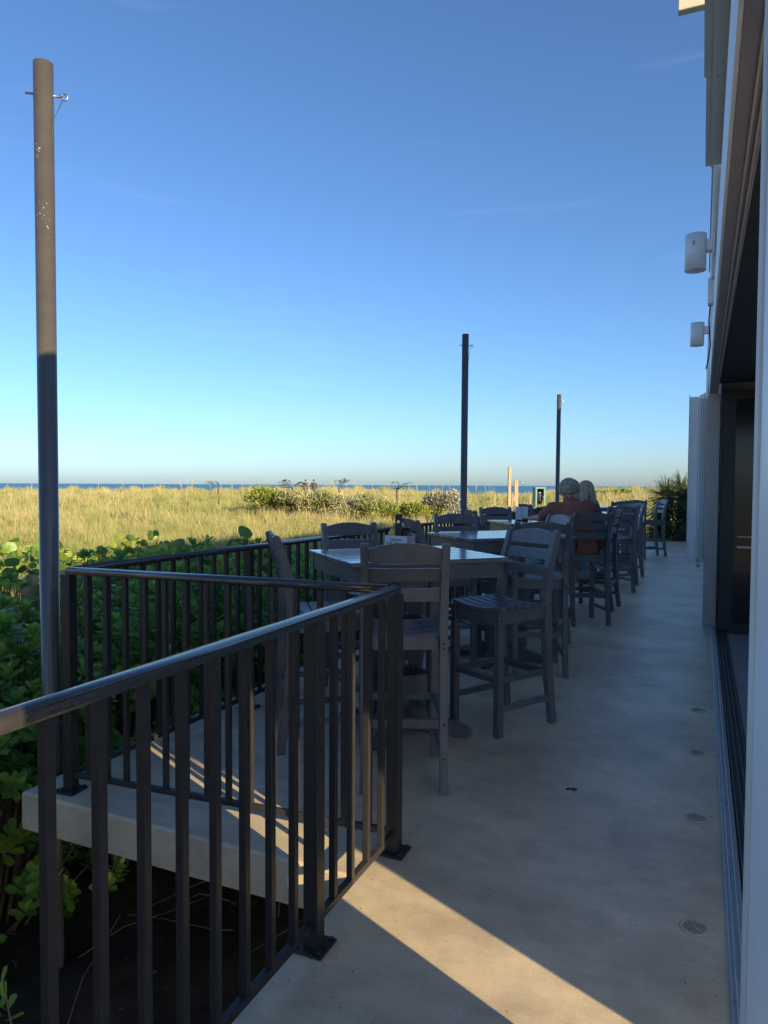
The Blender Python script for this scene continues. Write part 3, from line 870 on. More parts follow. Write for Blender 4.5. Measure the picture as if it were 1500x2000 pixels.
MB().lathe([(.017, .1455), (.017, .158), (.006, .164), (.004, .178)], 14).obj('cap', M['mustard'], ms)
kt = empty('ketchup_bottle', onbox(-.012, .022)); tag(kt, 'dull red bottle with pale cap beside the mustard', 'bottle')
MB().lathe([(.025, 0), (.027, .01), (.027, .12), (.020, .145)], 18).obj('bottle_body', M['ketchup'], kt)
MB().lathe([(.024, .1455), (.024, .172), (.021, .176)], 16).obj('cap', M['paper'], kt)
ch = empty('carton_handle', onbox(.0, -.02))
tag(ch, 'dark upright divider with round finger hole in condiment carton', 'divider')
def handle():
    mb = MB(); bm = mb.bm
    hw, z0, z1, hc, hr = .022, .0, .232, .185, .0105
    outer = []; inner = []
    n = 24
    for k in range(n):
        a = 2 * math.pi * k / n
        c, s = math.cos(a), math.sin(a)
        t = min(hw / abs(c) if abs(c) > 1e-6 else 9, (.046 if s > 0 else .05) / abs(s) if abs(s) > 1e-6 else 9)
        outer.append((t * c, hc + t * s)); inner.append((hr * c, hc + hr * s))
    for y0, y1 in ((-.0015, .0015),):
        vo0 = [bm.verts.new((u, y0, v)) for u, v in outer]; vi0 = [bm.verts.new((u, y0, v)) for u, v in inner]
        vo1 = [bm.verts.new((u, y1, v)) for u, v in outer]; vi1 = [bm.verts.new((u, y1, v)) for u, v in inner]
        for k in range(n):
            j = (k + 1) % n
            bm.faces.new((vo0[k], vo0[j], vi0[j], vi0[k])); bm.faces.new((vo1[k], vi1[k], vi1[j], vo1[j]))
            bm.faces.new((vo0[k], vo1[k], vo1[j], vo0[j])); bm.faces.new((vi0[k], vi0[j], vi1[j], vi1[k]))
    mb.box((-hw, -.0015, 0), (hw, .0015, hc - .0505))
    return mb.obj('handle_plate', M['navy'], ch, None, (0, 0, BA))
handle()
for k, (dx, dy) in enumerate(((.032, .005), (.053, .012))):
    e = empty('sauce_bottle', onbox(dx, dy)); tag(e, ['small dark sauce bottle next to the carton divider', 'small dark sauce bottle at right end of condiment carton'][k], 'bottle')
    MB().lathe([(.015, 0), (.017, .006), (.017, .10), (.010, .122), (.010, .132)], 14).obj('bottle_body', M['glass_clear'], e)
    MB().lathe([(.0115, .1325), (.0115, .152)], 12).obj('cap', M['navy'], e)
# napkin holder and drink on the third table
nh = empty('menu_holder', (-1.93, 8.28, TH + .001), R(20)); tag(nh, 'two white menu cards standing on third table', 'menu holder')
MB().box((-.075, -.03, 0), (.075, .03, .012), None, .003).obj('base', M['navy'], nh)
MB().box((-.072, -.006, .0125), (-.003, -.003, .165)).obj('card', M['paper'], nh)
MB().box((.003, -.004, .0125), (.072, -.001, .165)).obj('card', M['paper'], nh)
nh2 = empty('paper_plate', (-1.62, 8.12, TH + .001)); tag(nh2, 'flat white paper basket liner in front of the shirted person', 'plate')
MB().lathe([(.07, 0), (.11, .012), (.112, .013), (.07, .004)], 24).obj('dish', M['paper'], nh2)

# ------------------------------------------------------------------ people
def capsules(name, segs, m, parent, voxel=.012, smooth=6, balls=()):
    """tapered limbs fused into one continuous skin"""
    mb = MB()
    for a, b_, ra, rb in segs:
        a, b_ = Vector(a), Vector(b_)
        d = (b_ - a); L_ = d.length
        n = max(2, int(L_ / .03)); pts = []; rad = []
        dn = d.normalized() if L_ > 1e-6 else Vector((0, 0, 1))
        for t in (-.98, -.8, -.5): pts.append(a + dn * ra * t); rad.append(ra * math.sqrt(1 - t * t))
        for k in range(n + 1): pts.append(a + d * k / n); rad.append(ra + (rb - ra) * k / n)
        for t in (.5, .8, .98): pts.append(b_ + dn * rb * t); rad.append(rb * math.sqrt(1 - t * t))
        mb.tube(pts, rad, 14)
    for c, r in balls:
        bmesh.ops.create_icosphere(mb.bm, subdivisions=3, radius=1, matrix=Matrix.Translation(c) @ Matrix.Diagonal((*r, 1)))
    me = mb.mesh(name)
    o = bpy.data.objects.new('tmp', me); COL.objects.link(o)
    md = o.modifiers.new('r', 'REMESH'); md.mode = 'VOXEL'; md.voxel_size = voxel
    sm = o.modifiers.new('s', 'SMOOTH'); sm.iterations = smooth; sm.factor = .5
    dg = bpy.context.evaluated_depsgraph_get()
    m2 = bpy.data.meshes.new_from_object(o.evaluated_get(dg))
    bpy.data.objects.remove(o); bpy.data.meshes.remove(me)
    m2.name = name; m2.materials.clear(); m2.materials.append(m)
    for p in m2.polygons: p.use_smooth = True
    return link(name, m2, parent)

def hand_segs(w, d, upv, side):
    """palm + five curled fingers; w wrist, d pointing direction, side = thumb direction"""
    w, d, upv, side = Vector(w), Vector(d).normalized(), Vector(upv).normalized(), Vector(side).normalized()
    s = []
    for k in range(4):
        off = side * (.030 - .02 * k)
        kn = w + d * .085 + off
        s.append((w + d * .02 + off * .7, kn, .014, .0115))
        L_ = (.07, .078, .072, .056)[k]
        m1 = kn + d * L_ * .5 - upv * .004; m2_ = m1 + (d * .75 - upv * .6).normalized() * L_ * .5
        s.append((kn, m1, .0095, .0085)); s.append((m1, m2_, .0085, .0075))
    t0 = w + side * .03 + d * .025; t1 = t0 + (side * .7 + d * .6).normalized() * .04; t2 = t1 + (d * .95 - upv * .2).normalized() * .03
    s.append((t0, t1, .012, .0105)); s.append((t1, t2, .0105, .008))
    return s

def seated_shirt_person():
    e = empty('person', cE.location, cE.rotation_euler[2])
    tag(e, 'person with grey curly hair in brown-red shirt and shorts, seated leaning over third table', 'person')
    pel = (0, -.02, .865); ch_ = (-.085, .10, 1.14); nk = (-.10, .175, 1.305); hd = (-.085, .222, 1.418)
    lsh = (-.285, .13, 1.225); rsh = (.085, .10, 1.255)
    lel = (-.36, .33, 1.12); lwr = (-.42, .53, 1.105); rel = (.155, .30, 1.10); rwr = (-.06, .50, 1.11)
    rkn = (.085, .42, .85); ran = (-.045, .14, .47)
    lkn = (-.17, .42, .90); lan = (.235, .30, .80)
    body = [((-.09, .13, 1.25), nk, .075, .062), (nk, (-.085, .205, 1.375), .058, .06),
            (pel, ch_, .13, .14), (lsh, rsh, .06, .06),
            (lsh, lel, .052, .042), (lel, lwr, .042, .028), (rsh, rel, .052, .042), (rel, rwr, .042, .028),
            ((.085, 0, .86), rkn, .085, .062), (rkn, ran, .058, .038), ((-.085, 0, .86), lkn, .085, .062), (lkn, lan, .058, .038)]
    # feet: heel, ball, toes
    body += [(ran, (-.055, .11, .435), .036, .032), ((-.055, .11, .43), (-.05, .30, .40), .032, .026)]
    body += [(lan, (.265, .285, .79), .036, .034), ((.265, .285, .79), (.36, .22, .655), .033, .026)]
    body += hand_segs(lwr, (-.25, 1, -.05), (0, 0, 1), (1, .2, 0)) + hand_segs(rwr, (-.8, .7, -.05), (0, 0, 1), (.6, .7, 0))
    balls = [(hd, (.074, .093, .112)), ((hd[0] - .0, hd[1] + .092, hd[2] - .015), (.014, .018, .02)),
             ((hd[0] - .076, hd[1] + .0, hd[2] - .01), (.012, .022, .032)), ((hd[0] + .076, hd[1], hd[2] - .01), (.012, .022, .032)),
             ((hd[0], hd[1] + .055, hd[2] - .075), (.045, .045, .035))]
    capsules('body', body, M['skin'], e, .0095, 3, balls)
    # eyes and mouth
    for s in (-1, 1):
        MB().lathe([(.002, -.004), (.010, 0), (.002, .004)], 10, Matrix.Translation((hd[0] + s * .032, hd[1] + .088, hd[2] + .008)) @ Matrix.Rotation(R(90), 4, 'X')).obj('eye', M['paper'], e)
    MB().box((hd[0] - .022, hd[1] + .085, hd[2] - .062), (hd[0] + .022, hd[1] + .098, hd[2] - .054), None, .003).obj('mouth', M['ketchup'], e)
    shirt = [((0.0, -.03, .82), (-.04, .02, 1.0), .170, .178), ((-.04, .02, 1.0), (-.085, .08, 1.16), .178, .178), ((-.10, .07, 1.16), (-.05, .05, 1.12), .165, .17),
             ((-.21, .10, 1.19), (.015, .08, 1.205), .112, .112), (lsh, (-.345, .28, 1.145), .085, .068), (rsh, (.148, .25, 1.14), .085, .068),
             ((-.095, .12, 1.25), (-.10, .155, 1.305), .10, .075)]
    capsules('shirt', shirt, M['shirt'], e, .013, 7)
    capsules('shorts', [((-.08, -.04, .85), (.08, -.04, .85), .125, .125), ((.09, .0, .855), (.088, .36, .852), .115, .082), ((-.09, 0, .86), (-.15, .36, .892), .115, .082)], M['shorts'], e, .013, 6)
    hb = [((hd[0], hd[1] - .02, hd[2] + .032), (.098, .112, .104))]
    r_ = random.Random(5)
    for k in range(95):
        a = r_.uniform(0, 2 * math.pi); z = r_.uniform(-.35, 1)
        v = Vector((math.cos(a) * math.sqrt(1 - z * z), math.sin(a) * math.sqrt(1 - z * z), z))
        if v.y > .55 and v.z < .55: continue
        hb.append(((hd[0] + v.x * .098, hd[1] - .02 + v.y * .108, hd[2] + .028 + v.z * .10), (r_.uniform(.015, .028),) * 3))
    for k in range(26):   # curls at the nape
        hb.append(((hd[0] + r_.uniform(-.03, .085), hd[1] - .085 + r_.uniform(-.02, .03), hd[2] - r_.uniform(.02, .10)), (r_.uniform(.014, .024),) * 3))
    capsules('hair', [], M['hairg'], e, .008, 1, hb)
    hsx = MB()
    for k in range(420):
        a = r_.uniform(0, 2 * math.pi); z = r_.uniform(-.45, 1)
        v = Vector((math.cos(a) * math.sqrt(1 - z * z), math.sin(a) * math.sqrt(1 - z * z), z))
        if v.y > .6 and v.z < .5: continue
        p = Vector((hd[0] + v.x * .10, hd[1] - .02 + v.y * .112, hd[2] + .03 + v.z * .104))
        t_ = Vector((r_.gauss(0, 1), r_.gauss(0, 1), r_.gauss(-.6, .8))); t_ = (t_ - v * t_.dot(v)).normalized()
        hsx.tube([p - v * .012, p + t_ * .012 + v * .012, p + t_ * .030 + v * .016, p + t_ * .042 + v * .004], [.0032, .0034, .003, .0015], 4, False)
    hsx.obj('curls', M['hairg'], e)
    capsules('sandal', [((-.055, .085, .412), (-.05, .31, .380), .036, .032), ((-.085, .19, .42), (-.02, .19, .42), .024, .024), ((-.05, .085, .44), (-.06, .085, .49), .036, .03)], M['sandal'], e, .008, 2)
    capsules('sole', [((-.055, .075, .385), (-.05, .32, .355), .034, .032)], M['sole'], e, .008, 2)
    capsules('shoe', [((.268, .275, .765), (.375, .21, .64), .040, .032), ((.255, .285, .80), (.27, .28, .77), .040, .040)], M['sandal'], e, .008, 2)
    return e
seated_shirt_person()

def seated_longhair_person():
    e = empty('person', cP2.location, cP2.rotation_euler[2])
    tag(e, 'person with long blonde hair seated close beside the shirted one', 'person')
    hd = (.03, .13, 1.435); nk = (.035, .10, 1.32)
    lsh = (-.165, .06, 1.26); rsh = (.20, .06, 1.26); lel = (-.2, .27, 1.10); lwr = (-.08, .46, 1.11); rel = (.24, .26, 1.10); rwr = (.10, .46, 1.11)
    body = [((0.02, -.02, .86), (.02, .05, 1.15), .115, .115), (lsh, rsh, .052, .052), ((.03, .07, 1.25), nk, .065, .05), (nk, (.033, .115, 1.40), .048, .055),
            (lsh, lel, .045, .036), (lel, lwr, .036, .024), (rsh, rel, .045, .036), (rel, rwr, .036, .024)]
    for s in (-1, 1):
        body += [((s * .08, 0, .86), (s * .08, .42, .85), .078, .056), ((s * .08, .42, .85), (s * .07, .28, .44), .052, .034), ((s * .07, .26, .41), (s * .07, .44, .385), .030, .024)]
    body += hand_segs(lwr, (.5, .9, -.05), (0, 0, 1), (1, 0, 0)) + hand_segs(rwr, (-.5, .9, -.05), (0, 0, 1), (-1, 0, 0))
    balls = [(hd, (.068, .088, .106)), ((hd[0], hd[1] + .088, hd[2] - .015), (.012, .016, .018)), ((hd[0], hd[1] + .05, hd[2] - .07), (.04, .042, .032))]
    capsules('body', body, M['skin'], e, .0095, 3, balls)
    for s in (-1, 1):
        MB().lathe([(.002, -.004), (.010, 0), (.002, .004)], 10, Matrix.Translation((hd[0] + s * .03, hd[1] + .084, hd[2] + .008)) @ Matrix.Rotation(R(90), 4, 'X')).obj('eye', M['paper'], e)
    MB().box((hd[0] - .02, hd[1] + .082, hd[2] - .058), (hd[0] + .02, hd[1] + .094, hd[2] - .050), None, .003).obj('mouth', M['ketchup'], e)
    capsules('top', [((.02, -.03, .84), (.02, .04, 1.12), .138, .134), ((-.11, .05, 1.21), (.15, .05, 1.21), .085, .085), (lsh, (-.185, .17, 1.17), .062, .054), (rsh, (.222, .17, 1.17), .062, .054)], M['darkcloth'], e, .013, 6)
    capsules('shorts', [((-.07, -.03, .85), (.07, -.03, .85), .118, .118), ((.08, 0, .855), (.08, .34, .85), .105, .078), ((-.08, 0, .855), (-.08, .34, .85), .105, .078)], M['darkcloth'], e, .013, 5)
    hs = []
    r_ = random.Random(9)
    for k in range(44):
        a = r_.uniform(R(125), R(425)); c, s = math.cos(a), math.sin(a)
        if s > .5: continue
        p0 = Vector((hd[0] + c * .062, hd[1] - .01 + s * .078, hd[2] + .045)); p1 = Vector((hd[0] + c * .092, hd[1] - .02 + s * .095, hd[2] - .06))
        p2 = Vector((hd[0] + c * .115 + r_.uniform(-.02, .02), hd[1] - .03 + s * .10, hd[2] - .22)); p3 = p2 + Vector((r_.uniform(-.03, .03), r_.uniform(-.03, .03), -r_.uniform(.12, .24)))
        hs += [(p0, p1, .022, .021), (p1, p2, .021, .018), (p2, p3, .018, .009)]
    capsules('hair', hs, M['hairb'], e, .009, 1, [((hd[0], hd[1] - .012, hd[2] + .03), (.078, .096, .088))])
    capsules('shoe', [((-.07, .24, .40), (-.07, .46, .37), .038, .03), ((.07, .24, .40), (.07, .46, .37), .038, .03)], M['sole'], e, .01, 2)
    return e
seated_longhair_person()
# pale cloth hanging below the long haired person's chair
cl = empty('cloth_bag', (-1.22, 8.42, .40)); tag(cl, 'pale blue cloth bag hanging below the shirted person at table edge', 'bag')
capsules('pouch', [((-.035, 0, .06), (.035, .01, .06), .055, .055), ((-.04, 0, .16), (.045, 0, .16), .040, .040), ((-.035, 0, .25), (.04, 0, .25), .022, .022)], M['bluecloth'], cl, .009, 5)
MB().tube([(-.035, 0, .26), (-.025, 0, .33), (.0, .0, .36), (.03, 0, .33), (.04, 0, .26)], .006, 6).obj('strap', M['bluecloth'], cl)

def pix_dir(px, py):
    v = fwd + r2 * ((px - 750) / 1387.0) + u2 * ((1000 - py) / 1387.0); return v
def at_dist(px, dist):
    """ground point at a horizontal distance in the compass direction the photo shows"""
    v = pix_dir(px, 947); h = Vector((v.x, v.y, 0)).normalized() * dist
    return h.x, h.y, float(ground_z(h.x, h.y))

def far_walker(px, dist, label, seed, cap):
    x, y, z = at_dist(px, dist)
    z = CAM.z + .42 - 1.70
    e = empty('person', (x, y, z), R(35)); tag(e, label, 'person', 'two walkers far off in the dunes')
    segs = [((0, 0, .95), (0, 0, 1.35), .14, .15), ((-.17, 0, 1.38), (.17, 0, 1.38), .06, .06), ((0, 0, 1.42), (0, .01, 1.52), .055, .055),
            ((-.21, 0, 1.36), (-.26, .03, 1.10), .05, .04), ((-.26, .03, 1.10), (-.22, .14, .88), .04, .03), ((.21, 0, 1.36), (.26, -.02, 1.10), .05, .04), ((.26, -.02, 1.10), (.24, .10, .88), .04, .03),
            ((-.09, 0, .92), (-.10, .10, .50), .09, .06), ((-.10, .10, .50), (-.1, -.02, .08), .06, .04), ((.09, 0, .92), (.1, -.04, .50), .09, .06), ((.1, -.04, .50), (.1, -.2, .10), .06, .04),
            ((-.1, -.02, .05), (-.1, .16, .04), .045, .035), ((.1, -.2, .07), (.1, -.04, .04), .045, .035)]
    capsules('body', segs, M['skin'], e, .02, 3, [((0, .02, 1.61), (.08, .10, .115))])
    capsules('clothes', [((0, 0, .92), (0, 0, 1.33), .165, .175), ((-.17, 0, 1.37), (.17, 0, 1.37), .085, .085), ((-.21, 0, 1.36), (-.26, .03, 1.10), .07, .06), ((.21, 0, 1.36), (.26, -.02, 1.10), .07, .06), ((-.09, 0, .92), (-.10, .10, .50), .11, .09), ((.09, 0, .92), (.1, -.04, .50), .11, .09)], M['darkcloth'], e, .025, 3)
    capsules('hair', [], M['darkcloth'] if cap else M['twig'], e, .02, 1, [((0, -.01, 1.655), (.092, .11, .095))])
far_walker(597, 62, 'left of two tiny walkers among the dunes near the horizon', 1, False)
far_walker(613, 60, 'right of two tiny walkers among the dunes near the horizon', 2, True)

# ------------------------------------------------------------------ far posts and kiosk
x, y, z = at_dist(995, 44)
pb = empty('timber_post', (x, y, z)); tag(pb, 'tall thin sunlit timber post standing in the dunes', 'post')
MB().box((-.085, -.085, -.3), (.085, .085, 2.60 - z), None, .015).obj('shaft', M['timber'], pb, None, (0, 0, .5))
MB().prism([(-.095, 0), (.095, 0), (0, .06)], -.095, .095, 'x').obj('cap', M['timber'], pb, (0, 0, 2.601 - z), (0, 0, .5))
x, y, z = at_dist(1008, 42)
pb = empty('timber_post', (x, y, z)); tag(pb, 'shorter stouter timber post right of the tall thin one', 'post')
MB().box((-.11, -.11, -.3), (.11, .11, 1.82 - z), None, .02).obj('shaft', M['timber'], pb, None, (0, 0, .35))
MB().tube([(.05, .05, 1.70 - z), (.25, .1, 1.72 - z), (.42, .12, 1.55 - z)], .02, 6).obj('arm', M['steel'], pb)
for k, (px, d, tz, ln) in enumerate([(965, 36, 1.06, .04), (1001, 36, 1.0, 0), (1020, 35, 1.12, -.3), (1036, 35, 1.05, 0)]):
    x, y, z = at_dist(px, d)
    o = MB().box((-.035, -.035, -.2), (.035, .035, tz - z), None, .006).obj('fence_stake', M['timber'], None, (x, y, z), (0, ln, .3))
    tag(o, ['leftmost short pale stake in the silver bushes', 'short pale stake below the tall timber post', 'leaning pale stake right of the stout timber post', 'short pale stake left of the teal kiosk'][k], 'stake')
x, y, z = at_dist(1053, 46)
kz = .80
ks = empty('beach_kiosk', (x, y, kz), R(30)); tag(ks, 'small teal framed open box kiosk in the dunes', 'kiosk')
for s in (-1, 1):
    MB().box((s * .27 - .05, -.3, -1.2), (s * .27 + .05, .3, .50), None, .006).obj('side_panel', M['teal'], ks)
MB().box((-.34, -.32, .501), (.34, .32, .60), None, .006).obj('roof_panel', M['teal'], ks)
MB().box((-.219, .26, -.6), (.219, .295, .50)).obj('rear_panel', M['black'], ks)
bn = empty('waste_bin', (x, y, kz - .3), R(30)); tag(bn, 'grey bin inside the teal kiosk', 'bin')
MB().lathe([(.14, 0), (.17, .5), (.18, .52)], 16).obj('drum', M['darkcloth'], bn)
MB().lathe([(.185, .521), (.12, .60), (.03, .63)], 16).obj('lid', M['steel'], bn)

# ------------------------------------------------------------------ dune grass (nobody could count it)
def grass(n, r0, r1, seed, hscale):
    g = np.random.default_rng(seed)
    r = r0 + (r1 - r0) * g.random(n) ** 1.15
    a = np.radians(g.uniform(-8, 58, n))
    # gather blades into tufts
    x = -r * np.sin(a); y = r * np.cos(a)
    cell = 0.45 + r * .012
    cx = (np.floor(x / cell) + .5) * cell; cy = (np.floor(y / cell) + .5) * cell
    hsh = np.abs(np.sin(np.floor(x / cell) * 12.9898 + np.floor(y / cell) * 78.233) * 43758.5453) % 1.0
    hs2 = np.abs(np.sin(np.floor(x / cell) * 39.346 + np.floor(y / cell) * 11.135) * 24634.6345) % 1.0
    pull = g.uniform(0, .55, n)
    ox = cx + (hsh - .5) * cell; oy = cy + (hs2 - .5) * cell
    x = x + (ox - x) * pull; y = y + (oy - y) * pull
    z = ground_z(x, y) - .03
    keep = ~((x > -3.3) & (y < 21.5))
    big = .5 + .28 * np.sin(x * .21 + 1.3) * np.sin(y * .17 + x * .05) + .22 * np.sin(x * .83 + y * .31) * np.sin(y * .71 - x * .27 + 2)
    ln = (.30 + .30 * g.random(n)) * (.55 + .7 * hs2 + .35 * big) * hscale
    w = (.0030 + .00036 * r) * g.uniform(.7, 1.3, n)
    lean = g.normal(0, .52, n) ; az = g.uniform(0, 2 * np.pi, n)
    D = np.stack([np.sin(lean) * np.cos(az) - .12, np.sin(lean) * np.sin(az) + .06, np.cos(lean)], -1)
    var = np.clip(.12 + .70 * big + .42 * (hsh - .45) + g.normal(0, .22, n), 0, 1)
    T = np.array([[0, -.5, 0], [0, .5, 0], [.55, -.4, 0], [.55, .4, 0], [1, 0, 0]]); Fc = np.array([[0, 1, 2], [1, 3, 2], [2, 3, 4]])
    P = np.stack([x, y, z], -1)
    tw = g.uniform(0, np.pi, n)
    up_ = np.stack([np.cos(az), np.sin(az), np.zeros(n)], -1)
    k = keep
    return leaf_cloud('dune_grass', P[k], D[k], ln[k], w[k], var[k], M['grass'], up_[k], tw[k], T, Fc, bend=.28)
o = link('dune_grass', grass(400000, 10.5, 76, 3, 1.0)); tag(o, 'yellow green dune grass covering the field', 'grass', kind='stuff')
# tall sea oats along the crest
def oats(n, seed):
    g = np.random.default_rng(seed)
    r = g.uniform(22, 74, n); a = np.radians(g.uniform(-6, 56, n))
    x = -r * np.sin(a); y = r * np.cos(a); z = ground_z(x, y)
    V = []; Fs = []; c = 0
    h = g.uniform(.8, 1.35, n); dx = g.normal(-.12, .13, n); dy = g.normal(.05, .12, n)
    for i in range(n):
        w = .0007 * r[i] ** .6; b0 = np.array([x[i], y[i], z[i]])
        side = np.array([math.cos(a[i]), math.sin(a[i]), 0])
        p = [b0, b0 + [dx[i] * .3, dy[i] * .3, h[i] * .6], b0 + [dx[i], dy[i], h[i]], b0 + [dx[i] * 1.9, dy[i] * 1.9, h[i] + .10]]
        ws = [w, w, w * 2.6, w * .4]
        for q, ww in zip(p, ws):
            V.append(q - side * ww); V.append(q + side * ww)
        for k in range(3):
            Fs.append((c + 2 * k, c + 2 * k + 1, c + 2 * k + 3, c + 2 * k + 2))
        c += 8
    return np_mesh('sea_oats', np.array(V), np.array(Fs), M['oats'])
o = link('sea_oats', oats(230, 5)); tag(o, 'thin sea oat stalks rising above the dune grass', 'sea oats', kind='stuff')

# ------------------------------------------------------------------ field bushes
def bush(name, lobes, m, n, leaf, label, group=None, base=None, cat='bush', squash=1.0):
    """lobes: (dx, dy, z centre, rx, rz) about base"""
    e = empty(name, base); tag(e, label, cat, group)
    P = []; D = []; Vv = []
    tot = sum(l[3] ** 2 for l in lobes)
    for (dx, dy, zc, rx, rz) in lobes:
        k = int(n * rx ** 2 / tot)
        u = unit(k); u[:, 2] = np.abs(u[:, 2]) * 1.0 - .25 * rng.random(k)
        rad = (1 - .5 * rng.random(k) ** 1.6) * (1 + .16 * np.sin(u[:, 0] * 7 + dx * 3) * np.cos(u[:, 1] * 6))
        p = np.stack([dx + u[:, 0] * rx * rad, dy + u[:, 1] * rx * rad, zc + u[:, 2] * rz * rad], -1)
        P.append(p); D.append(u * .7 + unit(k) * .6 + np.array([0, 0, .45]))
        Vv.append(.45 + .3 * np.sin(p[:, 0] * 2.3 + p[:, 1] * 1.7) + rng.normal(0, .25, k))
    P = np.concatenate(P); D = np.concatenate(D); Vv = np.concatenate(Vv)
    ln = leaf * rng.uniform(.6, 1.3, len(P))
    link('foliage', leaf_cloud('foliage', P, D, ln, ln * .8, Vv, m, None, rng.uniform(0, 3.1, len(P)), OVAL_T, OVAL_F), e)
    mb = MB()
    for (dx, dy, zc, rx, rz) in lobes:
        for q in range(4):
            a = random.uniform(0, 6.28); rr = rx * random.uniform(.3, .8)
            mb.tube([(dx * .6, dy * .6, -.25), (dx + math.cos(a) * rr * .5, dy + math.sin(a) * rr * .5, zc * .6), (dx + math.cos(a) * rr, dy + math.sin(a) * rr, zc + rz * .75)], [.03, .02, .008], 5)
    mb.obj('branches', M['twig'], e)
    return e
def lobes(nl, w, z0, z1, r0, r1, dirv):
    out = []
    for k in range(nl):
        s = (k / (max(1, nl - 1)) - .5) * w
        out.append((dirv[0] * s + random.uniform(-.4, .4), dirv[1] * s + random.uniform(-.5, .5), random.uniform(z0, z1), random.uniform(r0, r1), random.uniform(r0, r1) * .85))
    return out
RV = (rgt.x, rgt.y)
def placed(px, d):
    x, y, z = at_dist(px, d); return (x, y, z - .18)
bush('sea_grape_thicket', lobes(9, 3.4, .75, 1.15, .55, .8, RV), M['bushg'], 6500, .15, 'bright green thicket at left end of the far bush row', None, placed(565, 36))
bush('mixed_thicket', lobes(9, 3.6, .65, 1.1, .55, .8, RV), M['bushm'], 8000, .13, 'mixed pale and green thicket in middle of the far bush row', None, placed(655, 35))
bush('mixed_thicket', lobes(8, 2.8, .55, 1.0, .5, .75, RV), M['bushm'], 7000, .13, 'mixed thicket nearer right end of the far bush row', None, placed(735, 34))
bush('sea_grape_thicket', lobes(6, 2.0, .4, .85, .45, .65, RV), M['bushg'], 4200, .14, 'green low thicket just left of the silver bush', None, placed(800, 32))
bush('silver_bush', lobes(8, 1.6, .7, 1.35, .5, .72, RV), M['bushs'], 8000, .12, 'tall silvery grey bush just left of the middle pole', None, placed(866, 33))
bush('sage_bush', lobes(7, 1.9, .45, .85, .45, .6, RV), M['bushl'], 5600, .10, 'pale sage bush right of the middle pole', None, placed(935, 30))
bush('silver_shrub', lobes(8, 2.2, .5, .95, .42, .55, RV), M['bushs'], 6000, .10, 'silvery bush in front of the timber posts', None, placed(1000, 30))
bush('silver_shrub', lobes(7, 1.8, .4, .85, .4, .55, RV), M['bushs'], 5000, .10, 'silvery bush left of the far pole, below the kiosk', None, placed(1060, 29))
bush('dark_shrub', lobes(4, 2.6, .2, .4, .4, .6, RV), M['bushg'], 1800, .16, 'dark low shrub on dune right of the long hair', None, placed(1192, 58))

# small palms with ragged fronds poking above the grass
def small_palm(px, d, topz, nf, dry, label, wind=-1.0):
    x, y, z = at_dist(px, d)
    e = empty('young_palm', (x, y, z)); tag(e, label, 'palm', 'young palms in the dunes')
    hz = topz - z - .45
    MB().tube([(0, 0, -.2), (.02, 0, hz * .5), (.0, 0, hz)], [.07, .055, .045], 7).obj('trunk', M['twig'], e)
    P = []; D = []; Ls = []
    for k in range(nf):
        a = random.uniform(0, 6.28); el = random.uniform(.2, 1.1)
        dirv = np.array([math.cos(a) * math.cos(el), math.sin(a) * math.cos(el), math.sin(el)])
        L_ = random.uniform(.85, 1.25)
        for t in np.linspace(.15, 1, 16):
            c = np.array([0, 0, hz]) + dirv * L_ * t + np.array([0, 0, -.5 * t * t * L_ * .7])
            sd = np.cross(dirv, [0, 0, 1]); sd /= np.linalg.norm(sd)
            for s in (-1, 1):
                P.append(c); D.append(sd * s * .8 + dirv * .6 + np.array([0, 0, -.45])); Ls.append(.26 * math.sin(math.pi * min(t, .92)) + .06)
    P = np.array(P); D = np.array(D); Ls = np.array(Ls)
    link('fronds', leaf_cloud('fronds', P, D, Ls, Ls * .34, rng.random(len(P)), M['palmdry'] if dry else M['palmgreen'], None, rng.uniform(0, .5, len(P)), OVAL_T, OVAL_F), e)
small_palm(426, 42, 1.78, 3, False, 'lone wind bent young palm on the left dune crest')
small_palm(540, 42, 1.72, 5, True, 'brown dried young palm left of the two walkers')
small_palm(570, 44, 1.80, 4, True, 'ragged young palm right beside the two walkers')
small_palm(662, 44, 1.78, 4, True, 'small dried palm between walkers and silver bush')
small_palm(775, 42, 1.76, 5, False, 'dark green young palm just left of the silver bush')

# ------------------------------------------------------------------ yucca / palmetto clump at the end of the deck
def yucca(x, y, z, h, n, L0, label, thatch=True):
    e = empty('yucca', (x, y, z)); tag(e, label, 'yucca', 'yuccas at the far end of the deck')
    MB().tube([(0, 0, -.3), (random.uniform(-.05, .05), 0, h * .5), (0, 0, h)], [.10, .085, .07], 8).obj('trunk', M['twig'], e)
    u = unit(n); u[:, 2] = np.where(rng.random(n) < .8, np.abs(u[:, 2]) * 1.1 - .1, -np.abs(u[:, 2]) * .5)
    P = np.tile([0, 0, h], (n, 1)) + u * .06
    T = np.array([[0, -.5, 0], [0, .5, 0], [.35, -.7, 0], [.35, .7, 0], [.75, -.45, 0], [.75, .45, 0], [1, 0, 0]]); Fc = np.array([[0, 1, 2], [1, 3, 2], [2, 3, 4], [3, 5, 4], [4, 5, 6]])
    link('blades', leaf_cloud('blades', P, u, L0 * rng.uniform(.75, 1.1, n), .024, rng.random(n), M['yucca'], None, rng.uniform(-.4, .4, n), T, Fc, bend=.30), e)
    if thatch:
        k = n
        u = unit(k); u[:, 2] = -np.abs(u[:, 2]) - .5
        P = np.stack([rng.normal(0, .05, k), rng.normal(0, .05, k), rng.uniform(.25, 1, k) * h], -1)
        link('dry_skirt', leaf_cloud('dry_skirt', P, u, L0 * rng.uniform(.6, .95, k), .034, rng.random(k), M['drythatch'], None, rng.uniform(-.5, .5, k), T, Fc, bend=.1), e)
